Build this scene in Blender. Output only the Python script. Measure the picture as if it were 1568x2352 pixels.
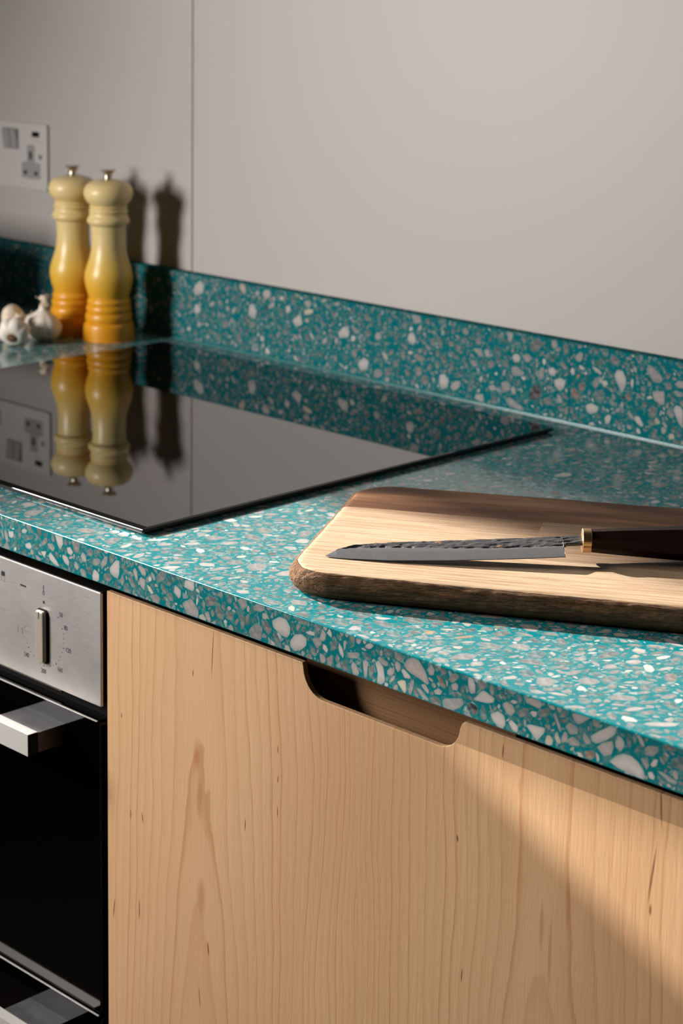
import bpy, bmesh, math, random
import numpy as np
from mathutils import Vector, Matrix

for o in list(bpy.data.objects): bpy.data.objects.remove(o)
SC = bpy.context.scene
COL = SC.collection
TOP = 0.90            # height of the worktop above the floor; all scene coordinates below are relative to it

# ------------------------------------------------------------------ camera
cam_d = bpy.data.cameras.new('camera'); cam = bpy.data.objects.new('camera', cam_d); COL.objects.link(cam)
yaw, pitch, roll, FPX, Y0 = .7763, -.1542, .0144, 4523.9, 623.4
cy, sy = math.cos(yaw), math.sin(yaw)
Fv = Vector((-sy*math.cos(pitch), cy*math.cos(pitch), math.sin(pitch)))
r0 = Vector((cy, sy, 0)); u0 = r0.cross(Fv)
Rv = r0*math.cos(roll)+u0*math.sin(roll); Uv = -r0*math.sin(roll)+u0*math.cos(roll)
M = Matrix(((Rv.x, Uv.x, -Fv.x, 1.4339), (Rv.y, Uv.y, -Fv.y, -.9356), (Rv.z, Uv.z, -Fv.z, .4548+TOP), (0, 0, 0, 1)))
cam.matrix_world = M
cam_d.sensor_fit = 'HORIZONTAL'; cam_d.sensor_width = 24.0
cam_d.lens = FPX/1568*24.0
cam_d.shift_y = -(1176-Y0)/1568
cam_d.clip_start = .05; cam_d.clip_end = 50
cam_d.dof.use_dof = True; cam_d.dof.focus_distance = 1.44; cam_d.dof.aperture_fstop = 10.0
SC.camera = cam

# ------------------------------------------------------------------ light
SC.view_settings.view_transform = 'Standard'; SC.view_settings.look = 'None'
SC.view_settings.gamma = 1.0; SC.view_settings.exposure = 0.0
SC.view_settings.use_curve_mapping = False
SC.cycles.caustics_reflective = False; SC.cycles.caustics_refractive = False
W = bpy.data.worlds.new('world'); SC.world = W; W.use_nodes = True
bg = W.node_tree.nodes['Background']; bg.inputs[0].default_value = (.92, .96, 1.0, 1); bg.inputs[1].default_value = .015

def aim(o, d):
    o.rotation_euler = Vector(d).to_track_quat('-Z', 'Y').to_euler()
sd = bpy.data.lights.new('sun', 'SUN'); so = bpy.data.objects.new('sun', sd); COL.objects.link(so)
sd.energy = 16.5; sd.angle = math.radians(1.3); sd.color = (1.0, .975, .925); aim(so, (2.2, -.04, -1)); so.location = (-3, -1, 3)
# broad area light front left of the oven, placed by the mills' shadows
ad = bpy.data.lights.new('front_left_light', 'AREA'); ao = bpy.data.objects.new('front_left_light', ad); COL.objects.link(ao)
ad.shape = 'RECTANGLE'; ad.size = .42; ad.size_y = .42; ad.energy = 40; ad.color = (1.0, .965, .92)
ao.location = (-.74, -.83, .46+TOP); aim(ao, (1, .50, -.16))

# added unseen lamp; its two flaps shape the bright wedge on the cabinet door
PS = Vector((-1.20, -.55, .85+TOP))
ld = bpy.data.lights.new('added_lamp', 'SPOT'); lo = bpy.data.objects.new('added_lamp', ld); COL.objects.link(lo)
lo.location = PS; ld.energy = 560; ld.spot_size = math.radians(15); ld.spot_blend = .3; ld.shadow_soft_size = .0035; ld.color = (1.0, .96, .88)
aim(lo, Vector((.80, .02, -.13+TOP))-PS)

# ------------------------------------------------------------------ helpers
def empty(name, loc, label, cat, group=None):
    o = bpy.data.objects.new(name, None); COL.objects.link(o)
    o.location = (loc[0], loc[1], loc[2]+TOP); o['label'] = label; o['category'] = cat
    if group: o['group'] = group
    return o

def org(parent):
    p = Vector((0, 0, TOP))
    chain = []
    q = parent
    while q is not None: chain.append(q); q = q.parent
    if chain:
        v = Vector((0, 0, 0))
        for c in chain: v += c.location
        return v - p
    return -p

def link(name, me, mat, parent=None, smooth=False, kind=None):
    """mesh given in scene coordinates (worktop = 0); stored relative to its parent's origin"""
    off = org(parent)
    me.transform(Matrix.Translation(-off))
    if mat is not None:
        for m in (mat if isinstance(mat, (list, tuple)) else [mat]): me.materials.append(m)
    o = bpy.data.objects.new(name, me); COL.objects.link(o)
    if parent is not None: o.parent = parent
    if smooth:
        for p in me.polygons: p.use_smooth = True
    if kind: o['kind'] = kind
    return o

def mesh_of(bm, name='m'):
    bmesh.ops.recalc_face_normals(bm, faces=bm.faces)
    me = bpy.data.meshes.new(name); bm.to_mesh(me); bm.free(); return me

def bevel_bm(bm, w, seg=2, ang=35):
    es = [e for e in bm.edges if len(e.link_faces) == 2 and e.calc_face_angle(0) > math.radians(ang)]
    if es: bmesh.ops.bevel(bm, geom=es, offset=w, segments=seg, profile=.6, affect='EDGES', clamp_overlap=True)

def box_bm(x0, x1, y0, y1, z0, z1, bm=None):
    bm = bm or bmesh.new()
    v = [bm.verts.new(p) for p in ((x0, y0, z0), (x1, y0, z0), (x1, y1, z0), (x0, y1, z0), (x0, y0, z1), (x1, y0, z1), (x1, y1, z1), (x0, y1, z1))]
    for f in ((3, 2, 1, 0), (4, 5, 6, 7), (0, 1, 5, 4), (1, 2, 6, 5), (2, 3, 7, 6), (3, 0, 4, 7)):
        bm.faces.new([v[i] for i in f])
    return bm

def box(name, x0, x1, y0, y1, z0, z1, mat, parent=None, bev=0, seg=2, kind=None):
    bm = box_bm(x0, x1, y0, y1, z0, z1)
    if bev: bevel_bm(bm, bev, seg)
    return link(name, mesh_of(bm), mat, parent, kind=kind)

def prism_y(name, pts, y0, y1, mat, parent=None, bev=0, seg=2, kind=None):
    """polygon in XZ extruded along Y"""
    bm = bmesh.new()
    a = [bm.verts.new((x, y0, z)) for x, z in pts]
    f = bm.faces.new(a)
    r = bmesh.ops.extrude_face_region(bm, geom=[f])
    for v in r['geom']:
        if isinstance(v, bmesh.types.BMVert): v.co.y = y1
    bmesh.ops.recalc_face_normals(bm, faces=bm.faces)
    if bev: bevel_bm(bm, bev, seg)
    return link(name, mesh_of(bm), mat, parent, kind=kind)

def arc(cx, cz, r, a0, a1, n=8):
    return [(cx+r*math.cos(math.radians(a0+(a1-a0)*i/n)), cz+r*math.sin(math.radians(a0+(a1-a0)*i/n))) for i in range(n+1)]

def rrect(x0, x1, z0, z1, r, n=6):
    return arc(x1-r, z1-r, r, 0, 90, n)+arc(x0+r, z1-r, r, 90, 180, n)+arc(x0+r, z0+r, r, 180, 270, n)+arc(x1-r, z0+r, r, 270, 360, n)

def lathe_me(prof, seg=64, mod=None):
    bm = bmesh.new(); rings = []
    for r, z in prof:
        if r < 1e-5: rings.append([bm.verts.new((0, 0, z))])
        else: rings.append([bm.verts.new((r*math.cos(2*math.pi*k/seg), r*math.sin(2*math.pi*k/seg), z)) for k in range(seg)])
    for a, b in zip(rings[:-1], rings[1:]):
        for k in range(seg):
            k2 = (k+1) % seg
            if len(a) == 1: bm.faces.new((a[0], b[k], b[k2]))
            elif len(b) == 1: bm.faces.new((a[k], b[0], a[k2]))
            else: bm.faces.new((a[k], b[k], b[k2], a[k2]))
    return mesh_of(bm)

def smooth_prof(pts, n=5):
    """Catmull-Rom through (r,z) points"""
    out = []
    P = [pts[0]]+list(pts)+[pts[-1]]
    for i in range(1, len(P)-2):
        for k in range(n):
            t = k/n; p0, p1, p2, p3 = [np.array(P[i+j]) for j in (-1, 0, 1, 2)]
            v = .5*((2*p1)+(-p0+p2)*t+(2*p0-5*p1+4*p2-p3)*t*t+(-p0+3*p1-3*p2+p3)*t**3)
            out.append((max(float(v[0]), 0), float(v[1])))
    out.append(tuple(pts[-1])); return out

# ------------------------------------------------------------------ materials
class NT:
    def __init__(s, name):
        s.m = bpy.data.materials.new(name); s.m.use_nodes = True
        s.t = s.m.node_tree; s.n = s.t.nodes; s.b = s.n['Principled BSDF']
    def new(s, ty, **k):
        n = s.n.new(ty)
        for a, v in k.items(): setattr(n, a, v)
        return n
    def lk(s, a, b): s.t.links.new(a, b)
    def val(s, sock, v):
        if hasattr(v, 'type') and hasattr(v, 'links'): s.lk(v, sock)
        else: sock.default_value = v
    def math(s, op, a, b=0.0, c=0.0, clamp=False):
        n = s.new('ShaderNodeMath', operation=op, use_clamp=clamp)
        s.val(n.inputs[0], a); s.val(n.inputs[1], b)
        if op in ('MULTIPLY_ADD', 'SMOOTH_MIN', 'WRAP', 'COMPARE'): s.val(n.inputs[2], c)
        return n.outputs[0]
    def mix(s, f, a, b, bt='MIX'):
        n = s.new('ShaderNodeMix', data_type='RGBA', blend_type=bt)
        s.val(n.inputs[0], f)
        s.val(n.inputs[6], (*a, 1) if isinstance(a, tuple) and len(a) == 3 else a)
        s.val(n.inputs[7], (*b, 1) if isinstance(b, tuple) and len(b) == 3 else b)
        return n.outputs[2]
    def step(s, x, lo, hi, smooth=True):
        n = s.new('ShaderNodeMapRange', interpolation_type='SMOOTHSTEP' if smooth else 'LINEAR')
        s.val(n.inputs[0], x); s.val(n.inputs[1], lo); s.val(n.inputs[2], hi); return n.outputs[0]
    def coord(s, scale=(1, 1, 1), rot=(0, 0, 0), loc=(0, 0, 0), out='Object'):
        c = s.new('ShaderNodeTexCoord'); m = s.new('ShaderNodeMapping')
        s.lk(c.outputs[out], m.inputs[0]); m.inputs['Scale'].default_value = scale; m.inputs['Rotation'].default_value = rot; m.inputs['Location'].default_value = loc
        return m.outputs[0]
    def noise(s, v, scale, detail=2, rough=.5, dist=0, out=0):
        n = s.new('ShaderNodeTexNoise'); s.lk(v, n.inputs['Vector'])
        n.inputs['Scale'].default_value = scale; n.inputs['Detail'].default_value = detail
        n.inputs['Roughness'].default_value = rough; n.inputs['Distortion'].default_value = dist
        return n.outputs[out]
    def vor(s, v, scale, feature='F1', rnd=1.0):
        n = s.new('ShaderNodeTexVoronoi', feature=feature); s.lk(v, n.inputs['Vector'])
        n.inputs['Scale'].default_value = scale; n.inputs['Randomness'].default_value = rnd
        return n
    def ramp(s, x, stops, interp='LINEAR'):
        n = s.new('ShaderNodeValToRGB'); s.lk(x, n.inputs[0]); cr = n.color_ramp; cr.interpolation = interp
        while len(cr.elements) < len(stops): cr.elements.new(.5)
        for e, (p, c) in zip(cr.elements, stops): e.position = p; e.color = (*c, 1) if len(c) == 3 else c
        return n.outputs[0]
    def bump(s, h, strength=.3, dist=.001, normal=None):
        n = s.new('ShaderNodeBump'); s.lk(h, n.inputs['Height']); n.inputs['Strength'].default_value = strength
        n.inputs['Distance'].default_value = dist
        if normal is not None: s.lk(normal, n.inputs['Normal'])
        s.lk(n.outputs[0], s.b.inputs['Normal']); return n.outputs[0]
    def set(s, **k):
        names = dict(col='Base Color', rough='Roughness', metal='Metallic', ior='IOR', spec='Specular IOR Level', coat='Coat Weight', coatr='Coat Roughness', sss='Subsurface Weight', aniso='Anisotropic')
        for a, v in k.items():
            if isinstance(v, tuple) and len(v) == 3: v = (*v, 1)
            s.val(s.b.inputs[names[a]], v)
        return s

def lin(r, g, b):
    f = lambda c: (c/255/12.92) if c/255 <= .04045 else ((c/255+.055)/1.055)**2.4
    return (f(r), f(g), f(b))

def plain(name, col, rough=.5, **k):
    t = NT(name); t.set(col=col, rough=rough, **k); return t.m

TEAL = (.004, .185, .185)
def terrazzo_resin(rough):
    t = NT('terrazzo_resin')
    v = t.coord()
    nz = t.noise(v, 160, 2, out=1)
    vv = t.new('ShaderNodeVectorMath', operation='MULTIPLY_ADD'); t.lk(nz, vv.inputs[0]); vv.inputs[1].default_value = (.0022,)*3; t.lk(v, vv.inputs[2])
    v2 = vv.outputs[0]
    base = t.mix(t.noise(v, 26, 3), (.004, .142, .158), (.005, .175, .192))
    col = base
    for sc, thr, lo, hi, a in ((150, .42, .10, .16, .8), (260, .50, .08, .16, .8)):
        f1 = t.vor(v2, sc); e = t.vor(v2, sc, 'DISTANCE_TO_EDGE')
        sep = t.new('ShaderNodeSeparateColor'); t.lk(f1.outputs['Color'], sep.inputs[0])
        sel = t.math('GREATER_THAN', sep.outputs[0], thr)
        m = t.math('MULTIPLY', t.step(e.outputs[0], lo, hi), sel)
        chip = t.ramp(sep.outputs[1], [(0, (.035, .10, .11)), (.35, (.09, .19, .19)), (.7, (.17, .24, .235)), (.86, (.36, .36, .34)), (.96, (.55, .53, .50)), (.985, (.30, .19, .10)), (1, (.02, .02, .02))])
        chip = t.mix(t.step(e.outputs[0], .15, .42), t.mix(.55, chip, TEAL), chip)
        col = t.mix(t.math('MULTIPLY', m, a), col, chip)
    if rough > .2: col = t.mix(1.0, col, (.80, .80, .82), 'MULTIPLY')
    t.set(col=col, rough=rough, ior=1.52, spec=.5 if rough < .2 else 0.0)
    return t.m

def stone_mat(use_attr, rough):
    t = NT('stone_chip_attr' if use_attr else 'stone_chip')
    if use_attr:
        a = t.new('ShaderNodeAttribute', attribute_name='tint'); c = a.outputs['Color']
    else:
        a = t.new('ShaderNodeObjectInfo'); c = a.outputs['Color']
    r = t.new('ShaderNodeAttribute', attribute_name='rim').outputs['Fac']
    v = t.coord()
    n1 = t.noise(v, 180, 3, .6); n2 = t.noise(v, 60, 2)
    c = t.mix(t.step(n1, .35, .75), c, t.mix(.35, c, (.62, .58, .55)))
    c = t.mix(t.math('MULTIPLY', t.step(n2, .45, .7), .45), c, t.mix(.6, c, (.16, .14, .14)))
    rim = t.math('POWER', r, 1.8)
    c = t.mix(t.math('MULTIPLY', rim, .62), c, t.mix(.5, c, (.02, .12, .125)))
    edge = t.step(r, .84, .93)
    c = t.mix(t.math('MULTIPLY', edge, .45), c, (.06, .30, .30))
    if rough > .2: c = t.mix(1.0, c, (.84, .84, .86), 'MULTIPLY')
    t.set(col=c, rough=rough, ior=1.52, spec=.5 if rough < .2 else 0.0)
    return t.m

STREAKS = [(0.245, -0.3112, 0.001, 0.012), (0.2666, -0.223, 0.0008, 0.006), (0.3609, -0.3033, 0.0012, 0.008), (0.3644, -0.0619, 0.0007, 0.026), (0.437, -0.1172, 0.0007, 0.004), (0.4373, -0.1401, 0.0007, 0.004), (0.4372, -0.1656, 0.0007, 0.006), (0.613, -0.1274, 0.0013, 0.0035), (0.6506, -0.0538, 0.0009, 0.007), (0.7765, -0.051, 0.001, 0.018), (0.7719, -0.0979, 0.0011, 0.026), (0.7716, -0.121, 0.0012, 0.005), (0.2813, -0.2212, 0.0009, 0.006), (0.4022, -0.1874, 0.0008, 0.007), (0.2553, -0.1428, 0.0009, 0.003), (0.342, -0.0839, 0.0009, 0.004), (0.2773, -0.3013, 0.001, 0.012), (0.3508, -0.3474, 0.0007, 0.012), (0.6199, -0.2237, 0.0008, 0.007)]
BLOBS = [(0.3468, -0.1489, 0.0045, 0.016), (0.35, -0.1816, 0.004, 0.022), (0.3525, -0.2631, 0.006, 0.018), (0.687, -0.164, 0.0022, 0.022), (0.6945, -0.1793, 0.0018, 0.03), (0.7083, -0.1411, 0.002, 0.026)]
LOOPS = []
def maple(name, axis='Z', dark=1.0):
    """flat-sawn maple veneer: growth rings cut at a shallow angle"""
    t = NT(name)
    c = t.new('ShaderNodeTexCoord'); s = t.new('ShaderNodeSeparateXYZ'); t.lk(c.outputs['Object'], s.inputs[0])
    X, Z = (s.outputs[0], s.outputs[2]) if axis == 'Z' else (s.outputs[2], s.outputs[0])
    def grain(k):
        cb = t.new('ShaderNodeCombineXYZ'); t.lk(X, cb.inputs[0]); t.lk(t.math('MULTIPLY', Z, k), cb.inputs[2]); return cb.outputs[0]
    w1 = t.noise(grain(.35), 6, 2, .5); w2 = t.noise(grain(.28), 30, 2, .5); w3 = t.noise(grain(.5), 90, 2, .5)
    warp = t.math('ADD', t.math('MULTIPLY', t.math('SUBTRACT', w1, .5), .045), t.math('ADD', t.math('MULTIPLY', t.math('SUBTRACT', w2, .5), .010), t.math('MULTIPLY', t.math('SUBTRACT', w3, .5), .0016)))
    fields = []
    for xc, slope, z0 in ((-.178, .060, .72), (.158, .075, .52)):
        dx = t.math('SUBTRACT', X, xc)
        dz = t.math('MULTIPLY', t.math('ADD', Z, z0-.78), slope)
        q = t.math('ADD', t.math('MULTIPLY', dx, dx), t.math('ADD', t.math('MULTIPLY', dz, dz), .00005))
        fields.append(t.math('SQRT', q))
    r = t.math('MINIMUM', fields[0], fields[1])
    r = t.math('ADD', r, warp)
    if axis != 'Z': r = t.math('ADD', t.math('MULTIPLY', t.math('ADD', X, t.math('MULTIPLY', warp, .12)), 5.6), 9.0)
    ph = t.math('MULTIPLY', t.math('ADD', r, t.math('MULTIPLY', t.math('MULTIPLY', r, r), 6.0 if axis == 'Z' else 0.0)), 62)
    n1 = t.new('ShaderNodeTexNoise', noise_dimensions='1D'); t.lk(t.math('FLOOR', ph), n1.inputs['W']); n1.inputs['Scale'].default_value = 3.7
    fr = t.math('FRACT', ph)
    line = t.math('MULTIPLY', t.step(fr, .74, .96), t.math('SUBTRACT', 1.0, t.step(fr, .965, 1.0)))
    line = t.math('MULTIPLY', line, t.step(n1.outputs[0], .30, .66))
    fine = t.noise(t.coord(scale=(1, 1, .03) if axis == 'Z' else (.03, 1, 1)), 900, 2, .6)
    broad = t.noise(grain(.3), 7, 2)
    base, base2, soft, hard, pore = (.60, .355, .185), (.66, .415, .230), (.50, .27, .13), (.40, .16, .06), (.42, .22, .105)
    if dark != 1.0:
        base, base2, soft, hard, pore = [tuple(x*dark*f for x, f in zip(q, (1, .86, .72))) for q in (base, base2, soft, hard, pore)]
    col = t.mix(t.step(broad, .3, .7), base, base2)
    col = t.mix(t.math('MULTIPLY', t.step(fr, .1, .9), .20), col, soft)
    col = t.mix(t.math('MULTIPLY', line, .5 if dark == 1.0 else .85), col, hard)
    col = t.mix(t.math('MULTIPLY', t.step(fine, .52, .8), .16), col, pore)
    fv = t.coord(scale=(1, 1, .16) if axis == 'Z' else (.16, 1, 1)); vo = t.vor(fv, 24)
    sp = t.new('ShaderNodeSeparateColor'); t.lk(vo.outputs['Color'], sp.inputs[0])
    fl = t.math('MULTIPLY', t.math('SUBTRACT', 1, t.step(vo.outputs['Distance'], .012, .035)), t.math('GREATER_THAN', sp.outputs[0], .66))
    if axis == 'Z': col = t.mix(t.math('MULTIPLY', fl, .75), col, (.20, .065, .022))
    if name == 'maple_veneer':       # mineral streaks, small knots and brown figure of this one veneer (positions in metres on the door)
        ox, oz = .53, -.78
        def ell(x, z, w, h, tilt=0):
            dx = t.math('ADD', t.math('SUBTRACT', X, x-ox), t.math('MULTIPLY', t.math('SUBTRACT', Z, z-oz), tilt))
            dx = t.math('DIVIDE', t.math('ADD', dx, t.math('MULTIPLY', t.math('SUBTRACT', w3, .5), .0016 if w > .0015 else .0004)), w)
            dz = t.math('DIVIDE', t.math('SUBTRACT', Z, z-oz), h)
            return t.math('SQRT', t.math('ADD', t.math('MULTIPLY', dx, dx), t.math('MULTIPLY', dz, dz)))
        for x, z, w, h in BLOBS:
            col = t.mix(t.math('MULTIPLY', t.math('SUBTRACT', 1, t.step(ell(x, z, w, h), .3, 1.1)), .5), col, (.40, .17, .065))
        for x, z, w, h in LOOPS:
            e = t.math('ADD', ell(x, z, w, h), t.math('MULTIPLY', t.math('SUBTRACT', w2, .5), .8))
            e = t.math('ABSOLUTE', t.math('SUBTRACT', e, 1))
            col = t.mix(t.math('MULTIPLY', t.math('SUBTRACT', 1, t.step(e, .0, .13)), .5), col, (.40, .17, .065))
        for i, (x, z, w, h) in enumerate(STREAKS):
            col = t.mix(t.math('MULTIPLY', t.math('SUBTRACT', 1, t.step(ell(x, z, w, h, .06*((i*7) % 5-2)), .35, 1.0)), .85), col, (.17, .055, .018))
    t.set(col=col, rough=.42, spec=.35)
    h = t.noise(t.coord(scale=(1, 1, .07) if axis == 'Z' else (.07, 1, 1)), 480, 2, .6)
    t.bump(h, .32, .0005)
    return t.m

MT = {}
MT['wall'] = NT('wall_panel_paint')
_t = MT['wall']; _v = _t.coord()
_c = _t.mix(_t.noise(_v, 3, 3), (.425, .386, .368), (.450, .412, .394))
_sp = _t.step(_t.noise(_v, 260, 2), .74, .80)
_c = _t.mix(_t.math('MULTIPLY', _sp, .35), _c, (.33, .29, .26))
_t.set(col=_c, rough=.55); _t.bump(_t.noise(_v, 900, 2), .05, .0005); MT['wall'] = _t.m
for _k, _r in (('', .11), ('_splash', .5)):
    MT['resin'+_k] = terrazzo_resin(_r); MT['stone'+_k] = stone_mat(False, _r); MT['stone_a'+_k] = stone_mat(True, _r)
MT['maple'] = maple('maple_veneer'); MT['maple_rail_shaded'] = maple('maple_rail_shaded', 'X', .33)  # rail copy darkened, the shade of the pull put into its colour
MT['black'] = plain('black_void', (.006, .005, .0045), .6, spec=.08)
MT['carcass'] = plain('dark_carcass', (.012, .008, .006), .6)
_t = NT('black_glass'); _t.set(col=(.0015, .0015, .0016), rough=.015, ior=2.35); MT['hob'] = _t.m
_t = NT('oven_glass'); _t.set(col=(.0008, .0008, .0008), rough=.05, ior=1.35, spec=.2); MT['ovenglass'] = _t.m
MT['frame'] = plain('hob_frame', (.004, .004, .004), .35)
_t = NT('brushed_steel'); _v = _t.coord(scale=(1, 1, 1)); _bl = _t.noise(_v, 16, 3, .6)
_br = _t.noise(_t.coord(scale=(.04, 1, 1)), 1500, 2)
_t.set(col=_t.mix(_t.step(_bl, .3, .75), (.60, .56, .54), (.50, .465, .45)), metal=.85, rough=_t.math('MULTIPLY_ADD', _br, .12, .40))
_t.bump(_br, .08, .0002); MT['steel'] = _t.m
_t = NT('polished_steel'); _t.set(col=(.74, .72, .68), metal=.55, rough=.48); MT['bar'] = _t.m
_t = NT('satin_bracket'); _v = _t.coord(); _t.set(col=_t.mix(_t.noise(_v, 60, 3), (.06, .06, .07), (.16, .155, .165)), metal=.8, rough=.38); MT['bracket'] = _t.m
_t = NT('knob_metal'); _t.set(col=(.60, .52, .43), metal=.55, rough=.34); MT['knob'] = _t.m
MT['ink'] = plain('printed_black', (.012, .012, .014), .5)
MT['ink_grey'] = plain('printed_grey', (.14, .13, .125), .5)
MT['plate'] = plain('socket_plate', (.53, .50, .475), .32)
MT['insert'] = plain('socket_insert', (.30, .28, .28), .45)
MT['seal'] = plain('sealant', (.05, .20, .205), .3)

# ------------------------------------------------------------------ room
def structure(o): o['kind'] = 'structure'; return o
WY = .633
floor_m = NT('floor_boards'); _v = floor_m.coord(scale=(1, 6, 1)); floor_m.set(col=floor_m.mix(floor_m.noise(_v, 3, 3), (.060, .042, .030), (.095, .068, .047)), rough=.45)
structure(box('floor', -3.0, 3.2, -4.6, .75, -TOP-.05, -TOP, floor_m.m))
wb = structure(box('wall_back', -3.0, 3.2, WY+.014, .75, -TOP, 1.7, MT['black']))
for x0, x1 in ((-2.39, -1.582), (-1.58, -.3631), (-.3611, .85), (.852, 2.06)):
    box('wall_panel', x0, x1, WY, WY+.0139, .0815, 1.7, MT['wall'], wb, bev=.0004, seg=1)
# left wall with a high window; the sun comes in through it
lw = plain('left_wall_paint', (.42, .40, .37), .8)
XL = -2.4
SILL, JY, JN = 1.165, .275, -1.0
wl = bmesh.new()
box_bm(XL-.12, XL, -4.6, WY, -TOP, SILL, wl); box_bm(XL-.12, XL, JY, WY, SILL, 2.6, wl)
box_bm(XL-.12, XL, -4.6, JN, SILL, 2.6, wl); box_bm(XL-.12, XL, JN, JY, 2.45, 2.6, wl)
structure(link('wall_left', mesh_of(wl), lw))
wf = bmesh.new()
box_bm(XL-.09, XL-.05, JN, JN+.02, SILL, 2.45, wf); box_bm(XL-.09, XL-.05, JY-.004, JY, SILL, 2.45, wf)
box_bm(XL-.09, XL-.05, JN, JY, 2.43, 2.45, wf)
structure(link('window_1', mesh_of(wf), plain('window_frame_paint', (.6, .6, .58), .4)))

# ------------------------------------------------------------------ terrazzo
CHIP_COL = [((.50, .455, .43), 9), ((.34, .31, .295), 17), ((.22, .215, .208), 26), ((.13, .148, .145), 26), ((.085, .145, .145), 18), ((.05, .12, .125), 12),
            ((.30, .20, .12), .8), ((.50, .42, .33), 1.8), ((.18, .14, .125), 1.5), ((.02, .02, .022), .25)]
def rnd_col(rs):
    ws = np.array([w for _, w in CHIP_COL], float); i = rs.choice(len(ws), p=ws/ws.sum()); c = np.array(CHIP_COL[i][0])
    return tuple(np.clip(c*rs.uniform(.82, 1.12), 0, 1))

def chip_outline(rs, a, b, ang, n=None):
    n = n or rs.randint(5, 9)
    th = np.sort((np.arange(n)+rs.uniform(-.33, .33, n))*2*np.pi/n)
    p = 3.0 if rs.rand() < .3 else 2.2
    rr = (np.abs(np.cos(th))**p+np.abs(np.sin(th))**p)**(-1/p)*rs.uniform(.80, 1.08, n)
    sk = rs.uniform(-.35, .35)
    x, y = a*rr*np.cos(th), b*rr*np.sin(th)
    x = x*(1+sk*y/max(b, 1e-6)*.6)
    c, s = math.cos(ang), math.sin(ang)
    return np.stack([x*c-y*s, x*s+y*c], 1)

def round_outline(P, it=1):
    for _ in range(it):
        Q = []
        for i in range(len(P)):
            a, b = P[i], P[(i+1) % len(P)]
            Q += [a*.88+b*.12, a*.12+b*.88]
        P = np.array(Q)
    return P

def inside(P, X, Y):
    m = np.zeros(X.shape, bool); n = len(P); j = n-1
    for i in range(n):
        xi, yi = P[i]; xj, yj = P[j]
        if abs(yj-yi) > 1e-12:
            m ^= ((yi > Y) != (yj > Y)) & (X < (xj-xi)*(Y-yi)/(yj-yi)+xi)
        j = i
    return m

def pack(rs, u0, u1, v0, v1, classes, manual=(), cut=(), cell=.0004, gap=1, frame=None):
    """random sequential packing of stone outlines, big ones first, in a rectangle"""
    nu, nv = int((u1-u0)/cell)+2, int((v1-v0)/cell)+2
    occ = np.zeros((nv, nu), bool)
    for (a, b, c, d) in cut:
        occ[max(0, int((c-v0)/cell)):int((d-v0)/cell)+1, max(0, int((a-u0)/cell)):int((b-u0)/cell)+1] = True
    out = []
    def put(P, col, force=False):
        lo, hi = P.min(0), P.max(0)
        i0, i1 = max(0, int((lo[0]-u0)/cell)-gap), min(nu, int((hi[0]-u0)/cell)+2+gap)
        j0, j1 = max(0, int((lo[1]-v0)/cell)-gap), min(nv, int((hi[1]-v0)/cell)+2+gap)
        if i1 <= i0 or j1 <= j0: return False
        sub = occ[j0:j1, i0:i1]
        X, Y = np.meshgrid(u0+np.arange(i0, i1)*cell, v0+np.arange(j0, j1)*cell)
        m = inside(P, X, Y)
        if not force and (sub & m).any(): return False
        g = m.copy()
        for _ in range(gap):
            h = g.copy(); h[1:] |= g[:-1]; h[:-1] |= g[1:]; h[:, 1:] |= g[:, :-1]; h[:, :-1] |= g[:, 1:]; g = h
        sub |= g
        Q = P.copy(); Q[:, 0] = np.clip(Q[:, 0], u0, u1); Q[:, 1] = np.clip(Q[:, 1], v0, v1)
        keep = [i for i in range(len(Q)) if np.abs(Q[i]-Q[i-1]).sum() > 1e-6]
        Q = Q[keep]
        if len(Q) >= 3 and (Q.max(0)-Q.min(0)).min() > .0008: out.append((Q, col)); return True
        return False
    for (col, P) in manual:
        put(round_outline(np.array(P)), col, True)
    area = (u1-u0)*(v1-v0)
    for (amin, amax, dens) in classes:
        for _ in range(int(area*dens)):
            cu, cv = rs.uniform(u0, u1), rs.uniform(v0, v1)
            if occ[int((cv-v0)/cell), int((cu-u0)/cell)]: continue
            if frame is not None and not visible(frame @ Vector((cu, cv, 0))): continue
            a = rs.uniform(amin, amax)/2; b = a*rs.uniform(.34, .88)
            P = round_outline(chip_outline(rs, a, b, rs.uniform(0, math.pi)))
            put(P+np.array([cu, cv]), rnd_col(rs))
    return out

CL = [(.014, .023, 2600), (.010, .016, 12000), (.0065, .011, 30000), (.0045, .007, 40000), (.003, .005, 20000)]
LIFT = .000015
def chip_geo(Q, verts, faces, rim, base=0):
    LIFT = .000012*(1+(len(verts)*7+int(abs(Q[0][0])*1e5)) % 5)
    """one stone: flat polished top (inner fan + rim ring) and a skirt that goes down into the resin"""
    Qn = np.roll(Q, -1, 0)
    if (Q[:, 0]*Qn[:, 1]-Qn[:, 0]*Q[:, 1]).sum() < 0: Q = Q[::-1]
    n = len(Q); c = Q.mean(0)
    i0 = base
    verts.append((c[0], c[1], LIFT)); rim.append(0.)
    for p in Q: q = c+(p-c)*.55; verts.append((q[0], q[1], LIFT)); rim.append(.35)
    for p in Q: verts.append((p[0], p[1], LIFT)); rim.append(1.)
    for p in Q: verts.append((p[0], p[1], -.0006)); rim.append(1.)
    for k in range(n):
        k2 = (k+1) % n
        faces.append((i0, i0+1+k, i0+1+k2))
        faces.append((i0+1+k, i0+1+n+k, i0+1+n+k2, i0+1+k2))
        faces.append((i0+1+n+k, i0+1+2*n+k, i0+1+2*n+k2, i0+1+n+k2))
    return i0+1+3*n

def simplify(Q, m=9):
    return Q if len(Q) <= m else Q[np.linspace(0, len(Q)-1, m).astype(int)]

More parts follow.
